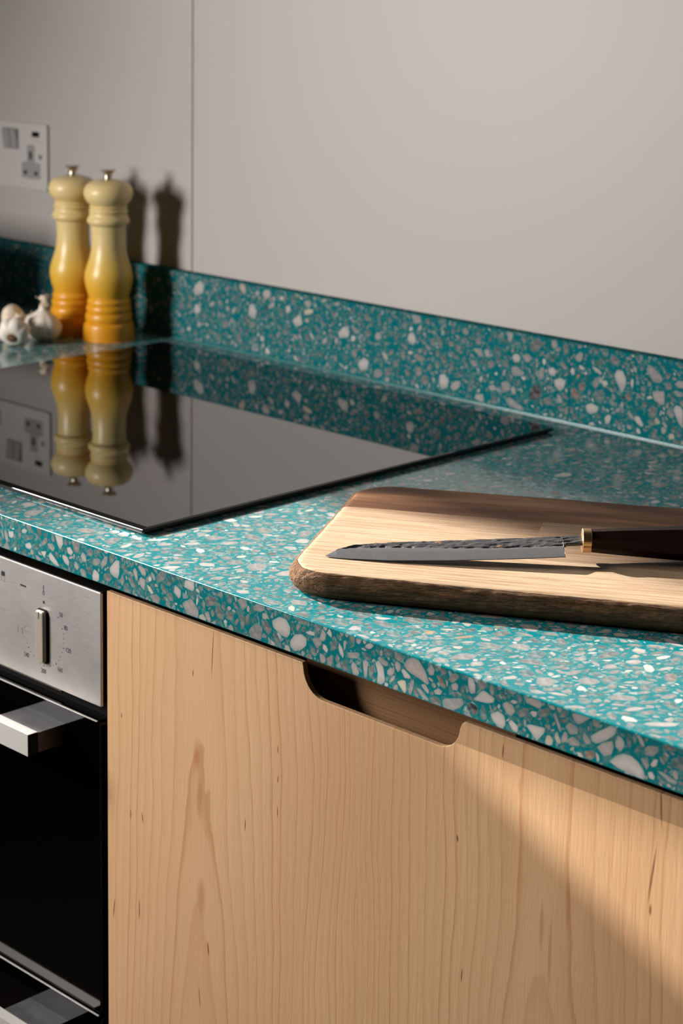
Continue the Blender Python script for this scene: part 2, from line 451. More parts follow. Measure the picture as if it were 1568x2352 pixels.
def lay_chips(chips, frame, slab, nearest, nparts, fin=''):
    """frame: 4x4 placing (u,v,w) in scene coordinates. The stones largest in view are parts, the rest one stuff mesh."""
    key = []
    for Q, col in chips:
        p = frame @ Vector((Q[:, 0].mean(), Q[:, 1].mean(), 0))
        key.append((Q.max(0)-Q.min(0)).prod()**.5/max(.3, (p-nearest).length) if visible(p) else 0)
    order = np.argsort(key)[::-1]
    off = org(slab)
    for i in order[:nparts]:
        if key[i] <= 0: break
        Q, col = chips[i]; c = Q.mean(0); verts, faces, rim = [], [], []
        chip_geo(simplify(Q-c, 16), verts, faces, rim)
        me = bpy.data.meshes.new('stone_chip'); me.from_pydata(verts, [], faces)
        at = me.attributes.new('rim', 'FLOAT', 'POINT'); at.data.foreach_set('value', rim)
        me.materials.append(MT['stone'+fin])
        o = bpy.data.objects.new('stone_chip', me); COL.objects.link(o); o.parent = slab
        p = frame @ Vector((c[0], c[1], 0)); m = frame.copy(); m.translation = p-off; o.matrix_local = m
        o.color = (*col, 1)
    verts, faces, rim, cols = [], [], [], []; base = 0
    for i in order[nparts:]:
        Q, col = chips[i]; Q = simplify(Q, 9); b0 = base; base = chip_geo(Q, verts, faces, rim, base)
        cols += [(*col, 1)]*(base-b0)
    me = bpy.data.meshes.new('small_stones'); me.from_pydata(verts, [], faces)
    at = me.attributes.new('rim', 'FLOAT', 'POINT'); at.data.foreach_set('value', rim)
    at = me.attributes.new('tint', 'FLOAT_COLOR', 'POINT'); at.data.foreach_set('color', np.array(cols, np.float32).ravel())
    me.transform(frame)
    link('small_stone_chips', me, MT['stone_a'+fin], slab, kind='stuff')

CAMP = Vector((1.4339, -.9356, .4548))
def project(p):
    d = Vector(p)-CAMP; z = d.dot(Fv); return 784+FPX*d.dot(Rv)/z, Y0-FPX*d.dot(Uv)/z
def visible(p):
    x, y = project(p); return -30 < x < 1600 and y < 2380

# the stones one can recognise in the photograph: colour, outline in metres (x, z) on the face
MAN_FRONT = [
    ((0.5,0.455,0.43),[(0.4502,-0.0101),(0.4581,-0.0051),(0.4652,-0.0053),(0.4696,-0.0104),(0.4689,-0.0157),(0.4661,-0.019),(0.4597,-0.0186),(0.4517,-0.0149)]),
    ((0.5,0.455,0.43),[(0.469,-0.0208),(0.4739,-0.0144),(0.4809,-0.0121),(0.4863,-0.0143),(0.4859,-0.0195),(0.4804,-0.0245),(0.4734,-0.0269),(0.4695,-0.0243)]),
    ((0.5,0.455,0.43),[(0.4844,-0.0102),(0.4892,-0.0077),(0.4941,-0.0078),(0.4941,-0.0103),(0.4893,-0.011)]),
    ((0.38,0.33,0.315),[(0.4983,-0.0122),(0.5016,-0.0028),(0.5055,-0.0064),(0.5045,-0.0107),(0.5018,-0.0124)]),
    ((0.27,0.262,0.255),[(0.4907,-0.0132),(0.4962,-0.0108),(0.5003,-0.0107),(0.5011,-0.0146),(0.4964,-0.0193)]),
    ((0.09,0.15,0.15),[(0.5086,-0.0106),(0.5174,-0.0078),(0.5161,-0.0137),(0.5101,-0.0178)]),
    ((0.5,0.455,0.43),[(0.5057,-0.0053),(0.5084,-0.0011),(0.5109,-0.004),(0.5106,-0.0076)]),
    ((0.27,0.262,0.255),[(0.5256,-0.0162),(0.5269,-0.0137),(0.5369,-0.0112),(0.5385,-0.0128),(0.5357,-0.016),(0.5277,-0.0177)]),
    ((0.38,0.33,0.315),[(0.5221,-0.0071),(0.5247,-0.0054),(0.5248,-0.0104),(0.5229,-0.0139)]),
    ((0.15,0.165,0.165),[(0.5143,-0.0222),(0.5162,-0.0177),(0.519,-0.0195),(0.5183,-0.0231),(0.5157,-0.0244)]),
    ((0.38,0.33,0.315),[(0.5298,-0.0221),(0.5317,-0.0186),(0.5358,-0.0215),(0.5379,-0.0259),(0.5359,-0.0284),(0.5319,-0.0285)]),
    ((0.38,0.33,0.315),[(0.541,-0.0171),(0.5429,-0.0146),(0.5462,-0.0157),(0.5452,-0.0269),(0.5426,-0.0281)]),
    ((0.15,0.165,0.165),[(0.5468,-0.0185),(0.5521,-0.0156),(0.5516,-0.0212),(0.5483,-0.0275),(0.5467,-0.0245)]),
    ((0.5,0.455,0.43),[(0.5527,-0.014),(0.556,-0.0116),(0.5606,-0.0153),(0.5624,-0.0252),(0.5583,-0.0293),(0.5546,-0.0283),(0.5553,-0.0212)]),
    ((0.27,0.262,0.255),[(0.5546,-0.011),(0.5565,-0.0088),(0.565,-0.0107),(0.5644,-0.0138),(0.5606,-0.0144)]),
    ((0.38,0.33,0.315),[(0.5639,-0.0169),(0.567,-0.0136),(0.5706,-0.0141),(0.5707,-0.017),(0.5672,-0.0199),(0.5639,-0.0194)]),
    ((0.38,0.33,0.315),[(0.5708,-0.0106),(0.5726,-0.0077),(0.5759,-0.0088),(0.5763,-0.0126),(0.5741,-0.0156),(0.5715,-0.0134)]),
    ((0.42,0.35,0.33),[(0.579,-0.0089),(0.5821,-0.0037),(0.5883,-0.0011),(0.5927,-0.0019),(0.5991,-0.0084),(0.6027,-0.0151),(0.6006,-0.0171),(0.5937,-0.0147),(0.5855,-0.013),(0.581,-0.0113)]),
    ((0.5,0.455,0.43),[(0.5766,-0.013),(0.5791,-0.0113),(0.5855,-0.015),(0.585,-0.0171),(0.5799,-0.0179)]),
    ((0.55,0.48,0.36),[(0.573,-0.0223),(0.5774,-0.0196),(0.5812,-0.0195),(0.582,-0.0266),(0.5802,-0.0291),(0.575,-0.0242)]),
    ((0.27,0.262,0.255),[(0.5856,-0.0178),(0.5887,-0.0165),(0.5888,-0.0199),(0.5863,-0.0284),(0.5837,-0.0271)]),
    ((0.27,0.262,0.255),[(0.5908,-0.0218),(0.5945,-0.0212),(0.6021,-0.0264),(0.6016,-0.028),(0.5966,-0.0274)]),
    ((0.38,0.33,0.315),[(0.595,-0.0182),(0.5987,-0.0167),(0.6026,-0.0209),(0.6014,-0.0232),(0.597,-0.0205)]),
    ((0.38,0.33,0.315),[(0.6003,-0.0061),(0.6039,-0.0018),(0.6071,-0.0048),(0.606,-0.0089),(0.6023,-0.0099)]),
    ((0.38,0.33,0.315),[(0.6063,-0.0194),(0.6105,-0.0163),(0.6142,-0.0177),(0.6125,-0.0206),(0.6076,-0.0215)]),
    ((0.19,0.13,0.1),[(0.6084,-0.0078),(0.6121,-0.0077),(0.6171,-0.013),(0.616,-0.0158),(0.6123,-0.0144)]),
    ((0.38,0.33,0.315),[(0.6213,-0.0109),(0.6255,-0.0084),(0.628,-0.0101),(0.6269,-0.0137),(0.6227,-0.0144)]),
    ((0.27,0.262,0.255),[(0.6138,-0.0245),(0.6162,-0.0219),(0.6318,-0.0175),(0.6331,-0.021),(0.6296,-0.0248),(0.6225,-0.0288),(0.6152,-0.0289)]),
    ((0.018,0.018,0.02),[(0.6349,-0.02),(0.6379,-0.0185),(0.6438,-0.0189),(0.6461,-0.023),(0.6429,-0.0263),(0.6369,-0.0247)]),
    ((0.5,0.455,0.43),[(0.6403,-0.0161),(0.6488,-0.0068),(0.6589,-0.0099),(0.6583,-0.0127),(0.6531,-0.0152)]),
    ((0.5,0.455,0.43),[(0.6553,-0.0215),(0.6618,-0.0175),(0.6671,-0.0192),(0.6686,-0.0241),(0.6662,-0.029),(0.6628,-0.0289),(0.6574,-0.0252)]),
    ((0.38,0.33,0.315),[(0.6655,-0.0117),(0.6687,-0.0092),(0.674,-0.0103),(0.6761,-0.014),(0.673,-0.018),(0.669,-0.0176)]),
    ((0.5,0.455,0.43),[(0.6705,-0.0225),(0.6731,-0.0201),(0.679,-0.0232),(0.6785,-0.0275),(0.6746,-0.0276)]),
    ((0.5,0.455,0.43),[(0.6848,-0.0204),(0.6886,-0.0188),(0.7007,-0.0179),(0.7001,-0.0212),(0.6941,-0.0287),(0.6914,-0.0258)]),
    ((0.38,0.33,0.315),[(0.6835,-0.0035),(0.6892,-0.0003),(0.6961,0.0006),(0.6982,-0.003),(0.6958,-0.0068),(0.6907,-0.0062),(0.6849,-0.0057)]),
    ((0.38,0.33,0.315),[(0.7213,-0.0026),(0.7255,0.0012),(0.736,-0.0009),(0.733,-0.0033),(0.7265,-0.0083),(0.7227,-0.0063)]),
    ((0.5,0.455,0.43),[(0.7358,-0.0127),(0.7429,-0.0071),(0.7522,-0.0008),(0.7558,-0.0018),(0.7548,-0.0061),(0.7479,-0.0122),(0.7409,-0.0163),(0.7372,-0.0159)]),
    ((0.38,0.33,0.315),[(0.7409,-0.0183),(0.7456,-0.0139),(0.7526,-0.0108),(0.754,-0.0144),(0.7524,-0.02),(0.7466,-0.0228)]),
    ((0.5,0.455,0.43),[(0.7508,-0.0245),(0.7554,-0.0196),(0.7612,-0.0163),(0.7671,-0.016),(0.7731,-0.0187),(0.7767,-0.0226),(0.7781,-0.0272),(0.7759,-0.0294),(0.7545,-0.0264)]),
    ((0.27,0.262,0.255),[(0.7761,-0.0088),(0.7794,-0.0058),(0.7863,-0.0043),(0.787,-0.007),(0.7832,-0.0117),(0.7774,-0.0129)]),
    ((0.5,0.455,0.43),[(0.7811,-0.0173),(0.7838,-0.013),(0.7867,-0.0126),(0.7857,-0.0169),(0.7829,-0.0187)]),
    ((0.27,0.262,0.255),[(0.7859,-0.0198),(0.7893,-0.0192),(0.8013,-0.0219),(0.8003,-0.0242),(0.7952,-0.0243)]),
    ((0.5,0.455,0.43),[(0.7796,-0.0227),(0.7825,-0.0213),(0.7849,-0.0241),(0.7839,-0.0264),(0.7804,-0.026)]),
    ((0.27,0.262,0.255),[(0.7161,-0.0123),(0.7197,-0.0082),(0.7266,-0.0103),(0.7261,-0.0146),(0.72,-0.0164)]),
    ((0.27,0.262,0.255),[(0.7183,-0.02),(0.7225,-0.0167),(0.7282,-0.0191),(0.7277,-0.0218),(0.7203,-0.0235)]),
    ((0.27,0.262,0.255),[(0.7299,-0.0165),(0.7309,-0.0111),(0.7359,-0.0147),(0.7367,-0.0176),(0.7331,-0.0192)]),
    ((0.27,0.262,0.255),[(0.7065,-0.0068),(0.7084,-0.0053),(0.7124,-0.0124),(0.7138,-0.0161),(0.712,-0.0172)]),
    ((0.15,0.165,0.165),[(0.6781,-0.0139),(0.6824,-0.0095),(0.6882,-0.0089),(0.6846,-0.0147),(0.6795,-0.0172)]),
    ((0.19,0.13,0.1),[(0.7314,-0.0238),(0.7386,-0.0211),(0.7406,-0.0241),(0.7377,-0.0275),(0.7328,-0.028)]),
    ((0.5,0.455,0.43),[(0.2657,-0.0134),(0.2733,-0.0054),(0.278,-0.0047),(0.278,-0.015),(0.2759,-0.02),(0.2704,-0.0195),(0.2663,-0.0168)]),
    ((0.5,0.455,0.43),[(0.1955,-0.0008),(0.2057,-0.0004),(0.207,-0.0066),(0.2033,-0.0129),(0.1997,-0.01)]),
    ((0.5,0.455,0.43),[(0.1871,-0.0207),(0.1901,-0.0177),(0.1966,-0.0218),(0.2024,-0.027),(0.1966,-0.0274),(0.1893,-0.0245)]),
    ((0.5,0.455,0.43),[(0.1557,-0.0184),(0.1625,-0.0155),(0.1655,-0.0186),(0.1624,-0.0216),(0.1571,-0.0214)]),
    ((0.5,0.455,0.43),[(0.1328,-0.0125),(0.1398,-0.011),(0.1404,-0.0156),(0.1365,-0.0179),(0.1335,-0.0166)]),
    ((0.27,0.262,0.255),[(0.2539,-0.0125),(0.2602,-0.0052),(0.2636,-0.0049),(0.2629,-0.0104),(0.2566,-0.0164)]),
    ((0.38,0.33,0.315),[(0.3021,-0.0139),(0.3042,-0.0116),(0.3096,-0.013),(0.3082,-0.0222),(0.3036,-0.0197)]),
    ((0.38,0.33,0.315),[(0.2942,-0.0086),(0.2969,-0.0062),(0.2997,-0.0087),(0.3002,-0.0152),(0.2982,-0.0165)]),
    ((0.38,0.33,0.315),[(0.3003,-0.0045),(0.3023,-0.0028),(0.3096,-0.0042),(0.3102,-0.0093),(0.3056,-0.0104)]),
    ((0.55,0.48,0.36),[(0.3109,-0.0162),(0.3148,-0.017),(0.3194,-0.0212),(0.3161,-0.0229),(0.3129,-0.0202)]),
    ((0.15,0.165,0.165),[(0.2371,-0.0063),(0.2414,-0.0026),(0.2456,-0.0044),(0.2441,-0.0093),(0.2378,-0.0098)]),
    ((0.5,0.455,0.43),[(0.2114,-0.0093),(0.2157,-0.0074),(0.22,-0.011),(0.2171,-0.0145),(0.2128,-0.0136)]),
    ((0.5,0.455,0.43),[(0.1767,-0.0198),(0.1849,-0.018),(0.1818,-0.0247)]),
    ((0.27,0.262,0.255),[(0.1857,-0.0113),(0.1924,-0.0098),(0.196,-0.0127),(0.1938,-0.0165),(0.1872,-0.0147)]),
    ((0.09,0.15,0.15),[(0.1535,-0.0137),(0.1581,-0.0103),(0.1672,-0.0083),(0.1671,-0.0116),(0.1565,-0.0154)]),
    ((0.15,0.165,0.165),[(0.2882,-0.0162),(0.2929,-0.0142),(0.2976,-0.0203),(0.2969,-0.0231),(0.2922,-0.0224)]),
    ((0.15,0.165,0.165),[(0.3214,-0.0085),(0.3279,-0.0008),(0.3344,-0.0002),(0.3331,-0.0066),(0.3253,-0.0119)])]
MAN_SPLASH = [
    ((0.5,0.455,0.43),[(0.0571,0.0221),(0.0638,0.024),(0.0707,0.0182),(0.0688,0.0093),(0.0598,0.0061),(0.0567,0.0125)]),
    ((0.38,0.33,0.315),[(0.0721,0.0116),(0.0797,0.0188),(0.0871,0.0191),(0.0855,0.012),(0.0767,0.0063)]),
    ((0.27,0.262,0.255),[(0.1562,0.0452),(0.1624,0.0478),(0.1742,0.0422),(0.1712,0.0384),(0.1576,0.0362)]),
    ((0.27,0.262,0.255),[(0.1429,0.0272),(0.1503,0.0301),(0.1558,0.0268),(0.1549,0.0199),(0.1444,0.0157)]),
    ((0.27,0.262,0.255),[(0.1918,0.0458),(0.1957,0.0516),(0.1998,0.0511),(0.1992,0.0395),(0.1921,0.0367)]),
    ((0.035,0.032,0.036),[(0.1803,0.0191),(0.1817,0.0268),(0.1897,0.0347),(0.1969,0.0301),(0.1979,0.022),(0.1909,0.015),(0.1826,0.0145)]),
    ((0.5,0.455,0.43),[(0.2044,0.051),(0.211,0.054),(0.2159,0.0495),(0.2124,0.0444),(0.2058,0.0455)]),
    ((0.5,0.455,0.43),[(0.2125,0.0408),(0.2205,0.0445),(0.2277,0.0424),(0.226,0.0348),(0.2211,0.0299),(0.2138,0.0345)]),
    ((0.19,0.13,0.1),[(0.2342,0.0353),(0.24,0.0371),(0.2463,0.03),(0.2436,0.0233),(0.2349,0.0281)]),
    ((0.5,0.455,0.43),[(0.2536,0.0215),(0.2604,0.025),(0.27,0.0226),(0.2686,0.0167),(0.2599,0.0128),(0.2548,0.016)]),
    ((0.5,0.455,0.43),[(0.2874,0.0575),(0.291,0.0637),(0.2977,0.0639),(0.3024,0.0567),(0.3022,0.0487),(0.2978,0.0401),(0.2915,0.0502)]),
    ((0.27,0.262,0.255),[(0.3266,0.0747),(0.3323,0.074),(0.3438,0.0664),(0.3459,0.0613),(0.3423,0.058),(0.3349,0.0579),(0.328,0.0655)]),
    ((0.38,0.33,0.315),[(0.3335,0.0483),(0.3482,0.0515),(0.3492,0.0384),(0.3452,0.0366),(0.3367,0.0402)]),
    ((0.5,0.455,0.43),[(0.3592,0.0346),(0.3617,0.0397),(0.3682,0.0392),(0.3707,0.035),(0.3716,0.018),(0.3663,0.0218)]),
    ((0.27,0.262,0.255),[(0.1485,0.0105),(0.1552,0.0136),(0.1735,0.0054),(0.1746,0.0015),(0.1662,0.0009),(0.1534,0.0046)]),
    ((0.27,0.262,0.255),[(0.1018,0.0572),(0.1149,0.0591),(0.1173,0.051),(0.113,0.0495)]),
    ((0.5,0.455,0.43),[(0.2718,0.0478),(0.277,0.0511),(0.281,0.0477),(0.2763,0.043)]),
    ((0.15,0.165,0.165),[(0.3479,0.0592),(0.3552,0.0612),(0.3573,0.0545),(0.35,0.0526)]),
    ((0.5,0.455,0.43),[(0.3136,0.0205),(0.3196,0.0215),(0.3257,0.013),(0.322,0.0108),(0.3161,0.0145)]),
    ((0.5,0.455,0.43),[(0.2776,0.0126),(0.2814,0.0168),(0.2863,0.0157),(0.2837,0.0073),(0.2789,0.0064)]),
    ((0.5,0.455,0.43),[(-0.2441,0.0583),(-0.2366,0.0609),(-0.2306,0.0523),(-0.2342,0.0415),(-0.2455,0.0451)]),
    ((0.5,0.455,0.43),[(-0.0975,0.0453),(-0.0873,0.0552),(-0.0783,0.0505),(-0.0802,0.0427),(-0.0939,0.0398)]),
    ((0.5,0.455,0.43),[(-0.066,0.0151),(-0.0561,0.024),(-0.0473,0.0204),(-0.0511,0.01),(-0.0604,0.0075)]),
    ((0.5,0.455,0.43),[(-0.3412,0.0696),(-0.3309,0.0773),(-0.323,0.0719),(-0.3269,0.0608),(-0.3404,0.0564),(-0.3436,0.0624)]),
    ((0.5,0.455,0.43),[(-0.1717,0.05),(-0.1575,0.0596),(-0.1537,0.0474),(-0.1644,0.0424)]),
    ((0.27,0.262,0.255),[(0.0148,0.0828),(0.0276,0.0821),(0.0297,0.0743),(0.0183,0.0713)]),
    ((0.5,0.455,0.43),[(-0.1828,0.0639),(-0.1756,0.0674),(-0.1733,0.06),(-0.1805,0.0555)])]

T = .0285
wt = empty('worktop', (.3, .3, -T), 'long teal terrazzo worktop with white and grey stone chips, under hob and board', 'worktop')
bm = box_bm(-1.5, 1.3, 0, .6185, -T, 0)
es = [e for e in bm.edges if all(abs(v.co.y) < 1e-6 for v in e.verts) and all(abs(v.co.z) < 1e-6 for v in e.verts)]
bmesh.ops.bevel(bm, geom=es, offset=.0013, segments=5, profile=.5, affect='EDGES')
slab = link('slab', mesh_of(bm), MT['resin'], wt, smooth=True); slab.data.set_sharp_from_angle(angle=math.radians(40))
rs = np.random.RandomState(11)
fr_front = Matrix(((1, 0, 0, 0), (0, 0, -1, 0), (0, 1, 0, 0), (0, 0, 0, 1)))     # u=x v=z w=-y
chips = pack(rs, .05, .90, -T+.0002, -.0013, [(.014, .020, 1800), (.009, .014, 16000), (.006, .010, 50000), (.004, .007, 80000), (.003, .0045, 40000)], manual=MAN_FRONT, frame=fr_front)
lay_chips(chips, fr_front, slab, CAMP, 150)
chips = pack(rs, -.80, .90, .0013, .617, CL, cut=[(-.34, .245, .055, .568)], cell=.0005, frame=Matrix.Identity(4))
chips = [c for c in chips if visible((c[0][:, 0].mean(), c[0][:, 1].mean(), 0))]
lay_chips(chips, Matrix.Identity(4), slab, CAMP, 140)

HS = .0826
up = empty('backsplash', (-.2, .626, 0), 'low teal terrazzo upstand strip standing along the wall behind the hob and worktop', 'backsplash')
fr_up = Matrix(((1, 0, 0, 0), (0, 0, -1, .619), (0, 1, 0, 0), (0, 0, 0, 1)))
for k, (x0, x1) in enumerate(((-1.5, .2324), (.2328, 1.3))):
    s = box('slab', x0, x1, .619, .6328, .0012, HS, MT['resin_splash'], up, bev=.0004, seg=1)
    a, b = (max(x0, -.82)), min(x1, .62)
    man = [m for m in MAN_SPLASH if a < m[1][0][0] < b]
    chips = pack(rs, a, b-.0003, .0018, HS-.0008, [(.012, .019, 1100), (.008, .013, 6500), (.005, .009, 17000), (.0035, .006, 26000)], manual=man, frame=fr_up)
    lay_chips(chips, fr_up, s, CAMP, 180 if k == 0 else 110, '_splash')
box('sealant_or_gap_shade', -1.5, 1.3, .6165, .6192, -.0002, .0016, MT['seal'], up, bev=.0006, seg=1)
box('sealant_or_gap_shade', -1.5, 1.3, .6325, .6331, HS-.002, HS+.0002, MT['black'], up)  # black strip standing in for the shaded gap above the upstand

# ------------------------------------------------------------------ hob
hob = empty('induction_hob', (-.047, .311, 0), 'black glass induction hob with mirror surface set in the teal terrazzo worktop', 'hob')
hx0, hx1, hy0, hy1, hh = -.3434, .2492, .0517, .5713, .0060
bm = bmesh.new()
def ring(dx0, dy0, dx1, dy1, z): return [bm.verts.new(p) for p in ((hx0+dx0, hy0+dy0, z), (hx1-dx1, hy0+dy0, z), (hx1-dx1, hy1-dy1, z), (hx0+dx0, hy1-dy1, z))]
rr = [ring(0, 0, 0, 0, hh), ring(-.0006, -.0052, -.0006, -.0006, hh-.0014), ring(-.0006, -.0056, -.0006, -.0006, hh-.0040), ring(0, -.004, 0, 0, hh-.0046)]
bm.faces.new(rr[0]); bm.faces.new(rr[-1][::-1])
for a, b in zip(rr[:-1], rr[1:]):
    for k in range(4): bm.faces.new((a[k], a[(k+1) % 4], b[(k+1) % 4], b[k]))
bmesh.ops.recalc_face_normals(bm, faces=bm.faces)
ve = [e for e in bm.edges if abs(e.verts[0].co.z-e.verts[1].co.z) > .0008 and abs(e.verts[0].co.x-e.verts[1].co.x) < .001]
bevel_bm(bm, .00018, 2, 15)
gl = link('glass_surface', mesh_of(bm), [MT['hob'], MT['frame']], hob)
for p in gl.data.polygons:
    if abs(p.normal.z) < .3 and abs(p.normal.x) > .5: p.material_index = 1
box('metal_frame', hx0+.002, hx1-.0015, hy0-.002, hy1-.002, .0004, hh-.0046, MT['frame'], hob, bev=.0004, seg=1)
box('rubber_seal', hx0+.004, hx1-.004, hy0, hy1-.004, -.0001, .0006, MT['black'], hob)

# ------------------------------------------------------------------ oven
ov = empty('built_in_oven', (-.06, .03, -.75), 'built-in double oven with stainless control panel and black glass doors under the hob', 'oven')
OX0, OX1, PY = -.3610, .2318, .018
box('oven_body', OX0, OX1-.002, .0405, .56, -.75, -.046, MT['black'], ov)
cp = prism_y('control_panel', rrect(OX0, OX1, -.1425, -.0462, .0016, 3), PY, PY+.0028, MT['steel'], ov, bev=.0010, seg=3)
box('panel_backing', OX0+.002, OX1-.004, PY+.0029, .0404, -.1415, -.0475, MT['black'], ov)
def bar_handle(z, par):
    h = bpy.data.objects.new('bar_handle', None)
    bx = box_bm(-.32, .1857, -.0215, -.0115, z-.0185, z); bevel_bm(bx, .0004, 2)
    hd = link('handle', mesh_of(bx), MT['bar'], par)
    box('end_cap', .1858, .1864, -.0213, -.0117, z-.0183, z-.0002, MT['black'], hd)
    for x0, x1 in ((.1332, .1862), (-.32, -.267)):
        b2 = box_bm(x0, x1, -.0113, PY+.001, z-.0178, z-.0006); bevel_bm(b2, .0003, 1)
        link('handle_bracket', mesh_of(b2), MT['bracket'], hd)
    return hd
def oven_door(z0, z1, zh):
    d = prism_y('oven_door', rrect(OX0, OX1-.001, z0, z1, .003, 4), PY-.001, PY+.021, MT['ovenglass'], ov, bev=.0009, seg=2)
    bar_handle(zh, d)
    box('edge_highlight', OX0+.004, OX1-.004, PY-.0016, PY-.0004, z1-.0003, z1+.0005, MT['bar'], d)  # bright strip standing in for the highlight along the glass edge
    return d
oven_door(-.4095, -.1552, -.1684); oven_door(-.742, -.4125, -.4331)
box('vent_trim', OX0+.004, OX1-.004, .030, .0404, -.1550, -.1430, MT['black'], ov)
box('vent_slot', OX0+.03, .165, .0285, .0300, -.1500, -.1470, plain('vent_edge', (.03, .026, .02), .4), ov, bev=.0003)
# temperature knob
KX, KZ = .1553, -.1012
kn = bmesh.new()
pts = []
w, hgt = .0058, .0222
prof = rrect(-w, w, -hgt, hgt, .0026, 5)
a = [kn.verts.new((KX+x, PY, KZ+z)) for x, z in prof]
b = [kn.verts.new((KX+x, PY-.0034, KZ+z)) for x, z in prof]
c = [kn.verts.new((KX+x*.86, PY-.0048, KZ+z*.985)) for x, z in prof]
kn.faces.new(c)
for r1, r2 in ((a, b), (b, c)):
    for k in range(len(prof)): kn.faces.new((r1[k], r1[(k+1) % len(prof)], r2[(k+1) % len(prof)], r2[k]))
bmesh.ops.recalc_face_normals(kn, faces=kn.faces)
es = [e for e in kn.edges if all(v in c for v in e.verts)]
bmesh.ops.bevel(kn, geom=es, offset=.0009, segments=3, profile=.5, affect='EDGES')
kob = link('temperature_knob', mesh_of(kn), MT['knob'], ov)
box('pointer_mark', KX-.0004, KX+.0004, PY-.0050, PY-.0047, KZ+hgt-.0065, KZ+hgt-.0004, MT['ink'], kob)
prism_y('knob_seat', rrect(KX-w-.0010, KX+w+.0014, KZ-hgt-.0012, KZ+hgt+.0010, .0030, 5), PY-.0012, PY, MT['black'], kob)

def text_mesh(s, size, x, z, y, mat, parent, name, width=1.0, align='CENTER'):
    cu = bpy.data.curves.new('t', 'FONT'); cu.body = s; cu.size = size; cu.align_x = align; cu.align_y = 'CENTER'; cu.extrude = .00004; cu.resolution_u = 3
    ob = bpy.data.objects.new('t', cu); COL.objects.link(ob)
    dg = bpy.context.evaluated_depsgraph_get(); me = bpy.data.meshes.new_from_object(ob.evaluated_get(dg))
    bpy.data.objects.remove(ob); me.materials.clear()
    me.transform(Matrix(((width, 0, 0, x), (0, 0, -1, y), (0, 1, 0, z), (0, 0, 0, 1))))
    return link(name, me, mat, parent)
PF = PY-.00008
for s, x, z in (('50', .1795, -.0775), ('80', .1858, -.0871), ('120', .1888, -.1056), ('160', .1775, -.1252), ('200', .1553, -.1323), ('240', .1316, -.1242)):
    text_mesh(s, .0058, x, z, PF, MT['ink'], cp, 'temperature_number', .82)
dots = [(.0199, .0208), (.0256, .0125), (.0268, .0083), (.0273, .0044), (.0272, .0002), (.0272, -.0039), (.0254, -.0081), (.023, -.0125), (.0206, -.0162), (.017, -.0201), (.0134, -.0222), (.0092, -.0241), (.0045, -.0254), (.0003, -.0261), (-.0045, -.0251), (-.0093, -.0237), (-.0135, -.0214), (-.0177, -.0187), (-.0207, -.0157), (-.0231, -.0121), (-.0258, .0010)]
db = bmesh.new()
for i, (dx, dz) in enumerate(dots):
    r = .00034 if i not in (0, 1, 20) else .0005
    big = i in (5, 9, 13, 18)
    n = math.hypot(dx, dz); ux, uz = dx/n, dz/n; L = .0009 if big else r
    p = [(KX+dx+ux*sx*L-uz*sz*r, KZ+dz+uz*sx*L+ux*sz*r) for sx, sz in ((-1, -1), (1, -1), (1, 1), (-1, 1))]
    f = [db.verts.new((x, PF-.00003, z)) for x, z in p]; g = [db.verts.new((x, PY, z)) for x, z in p]
    db.faces.new(f)
    for k in range(4): db.faces.new((f[k], f[(k+1) % 4], g[(k+1) % 4], g[k]))
link('scale_marks', mesh_of(db), MT['ink'], cp)
def stroke(pts, w, mat, name, closed=False):
    b = bmesh.new()
    seg = list(zip(pts, pts[1:]+pts[:1])) if closed else list(zip(pts[:-1], pts[1:]))
    for (x0, z0), (x1, z1) in seg:
        l = math.hypot(x1-x0, z1-z0) or 1; nx, nz = -(z1-z0)/l*w/2, (x1-x0)/l*w/2; ex, ez = (x1-x0)/l*w/2, (z1-z0)/l*w/2
        q = [(x0-ex+nx, z0-ez+nz), (x1+ex+nx, z1+ez+nz), (x1+ex-nx, z1+ez-nz), (x0-ex-nx, z0-ez-nz)]
        f = [b.verts.new((x, PF-.00003, z)) for x, z in q]; g = [b.verts.new((x, PY, z)) for x, z in q]
        b.faces.new(f)
        for k in range(4): b.faces.new((f[k], f[(k+1) % 4], g[(k+1) % 4], g[k]))
    return link(name, mesh_of(b), mat, cp)
stroke([(.1200, -.1072), (.1200, -.1020), (.1262, -.1020), (.1262, -.1072)], .0004, MT['ink_grey'], 'grill_symbol')
stroke([(.1561, -.0580), (.1561, -.0630)], .0009, MT['ink'], 'thermometer_symbol')
stroke(arc(.1561, -.0645, .0013, 0, 330, 10), .0004, MT['ink'], 'thermometer_symbol', True)
prism_y('dial_dot', arc(.1563, -.0720, .0013, 0, 330, 12), PF-.0001, PY, MT['ink'], cp)
prism_y('dial_bar', rrect(.1238, .1318, -.0652, -.0636, .0004, 2), PF-.0001, PY, MT['ink'], cp)
prism_y('heat_symbol', rrect(.0970, .1020, -.0626, -.0583, .0005, 2), PF-.0001, PY, MT['ink'], cp)
stroke([(.0971, -.0636), (.1019, -.0636), (.1019, -.0672), (.0971, -.0672)], .0003, MT['ink_grey'], 'heat_symbol', True)

# ------------------------------------------------------------------ base cabinet
cab = empty('base_cabinet', (.53, .3, -.78), 'maple veneer base cabinet beside the oven with a cut-out finger pull', 'cabinet')
DX0, DX1, DZ1, DZ0 = .2372, .8350, -.0433, -.775
cut = [(DX0, DZ0), (DX1, DZ0), (DX1, DZ1), (.6172, DZ1)]
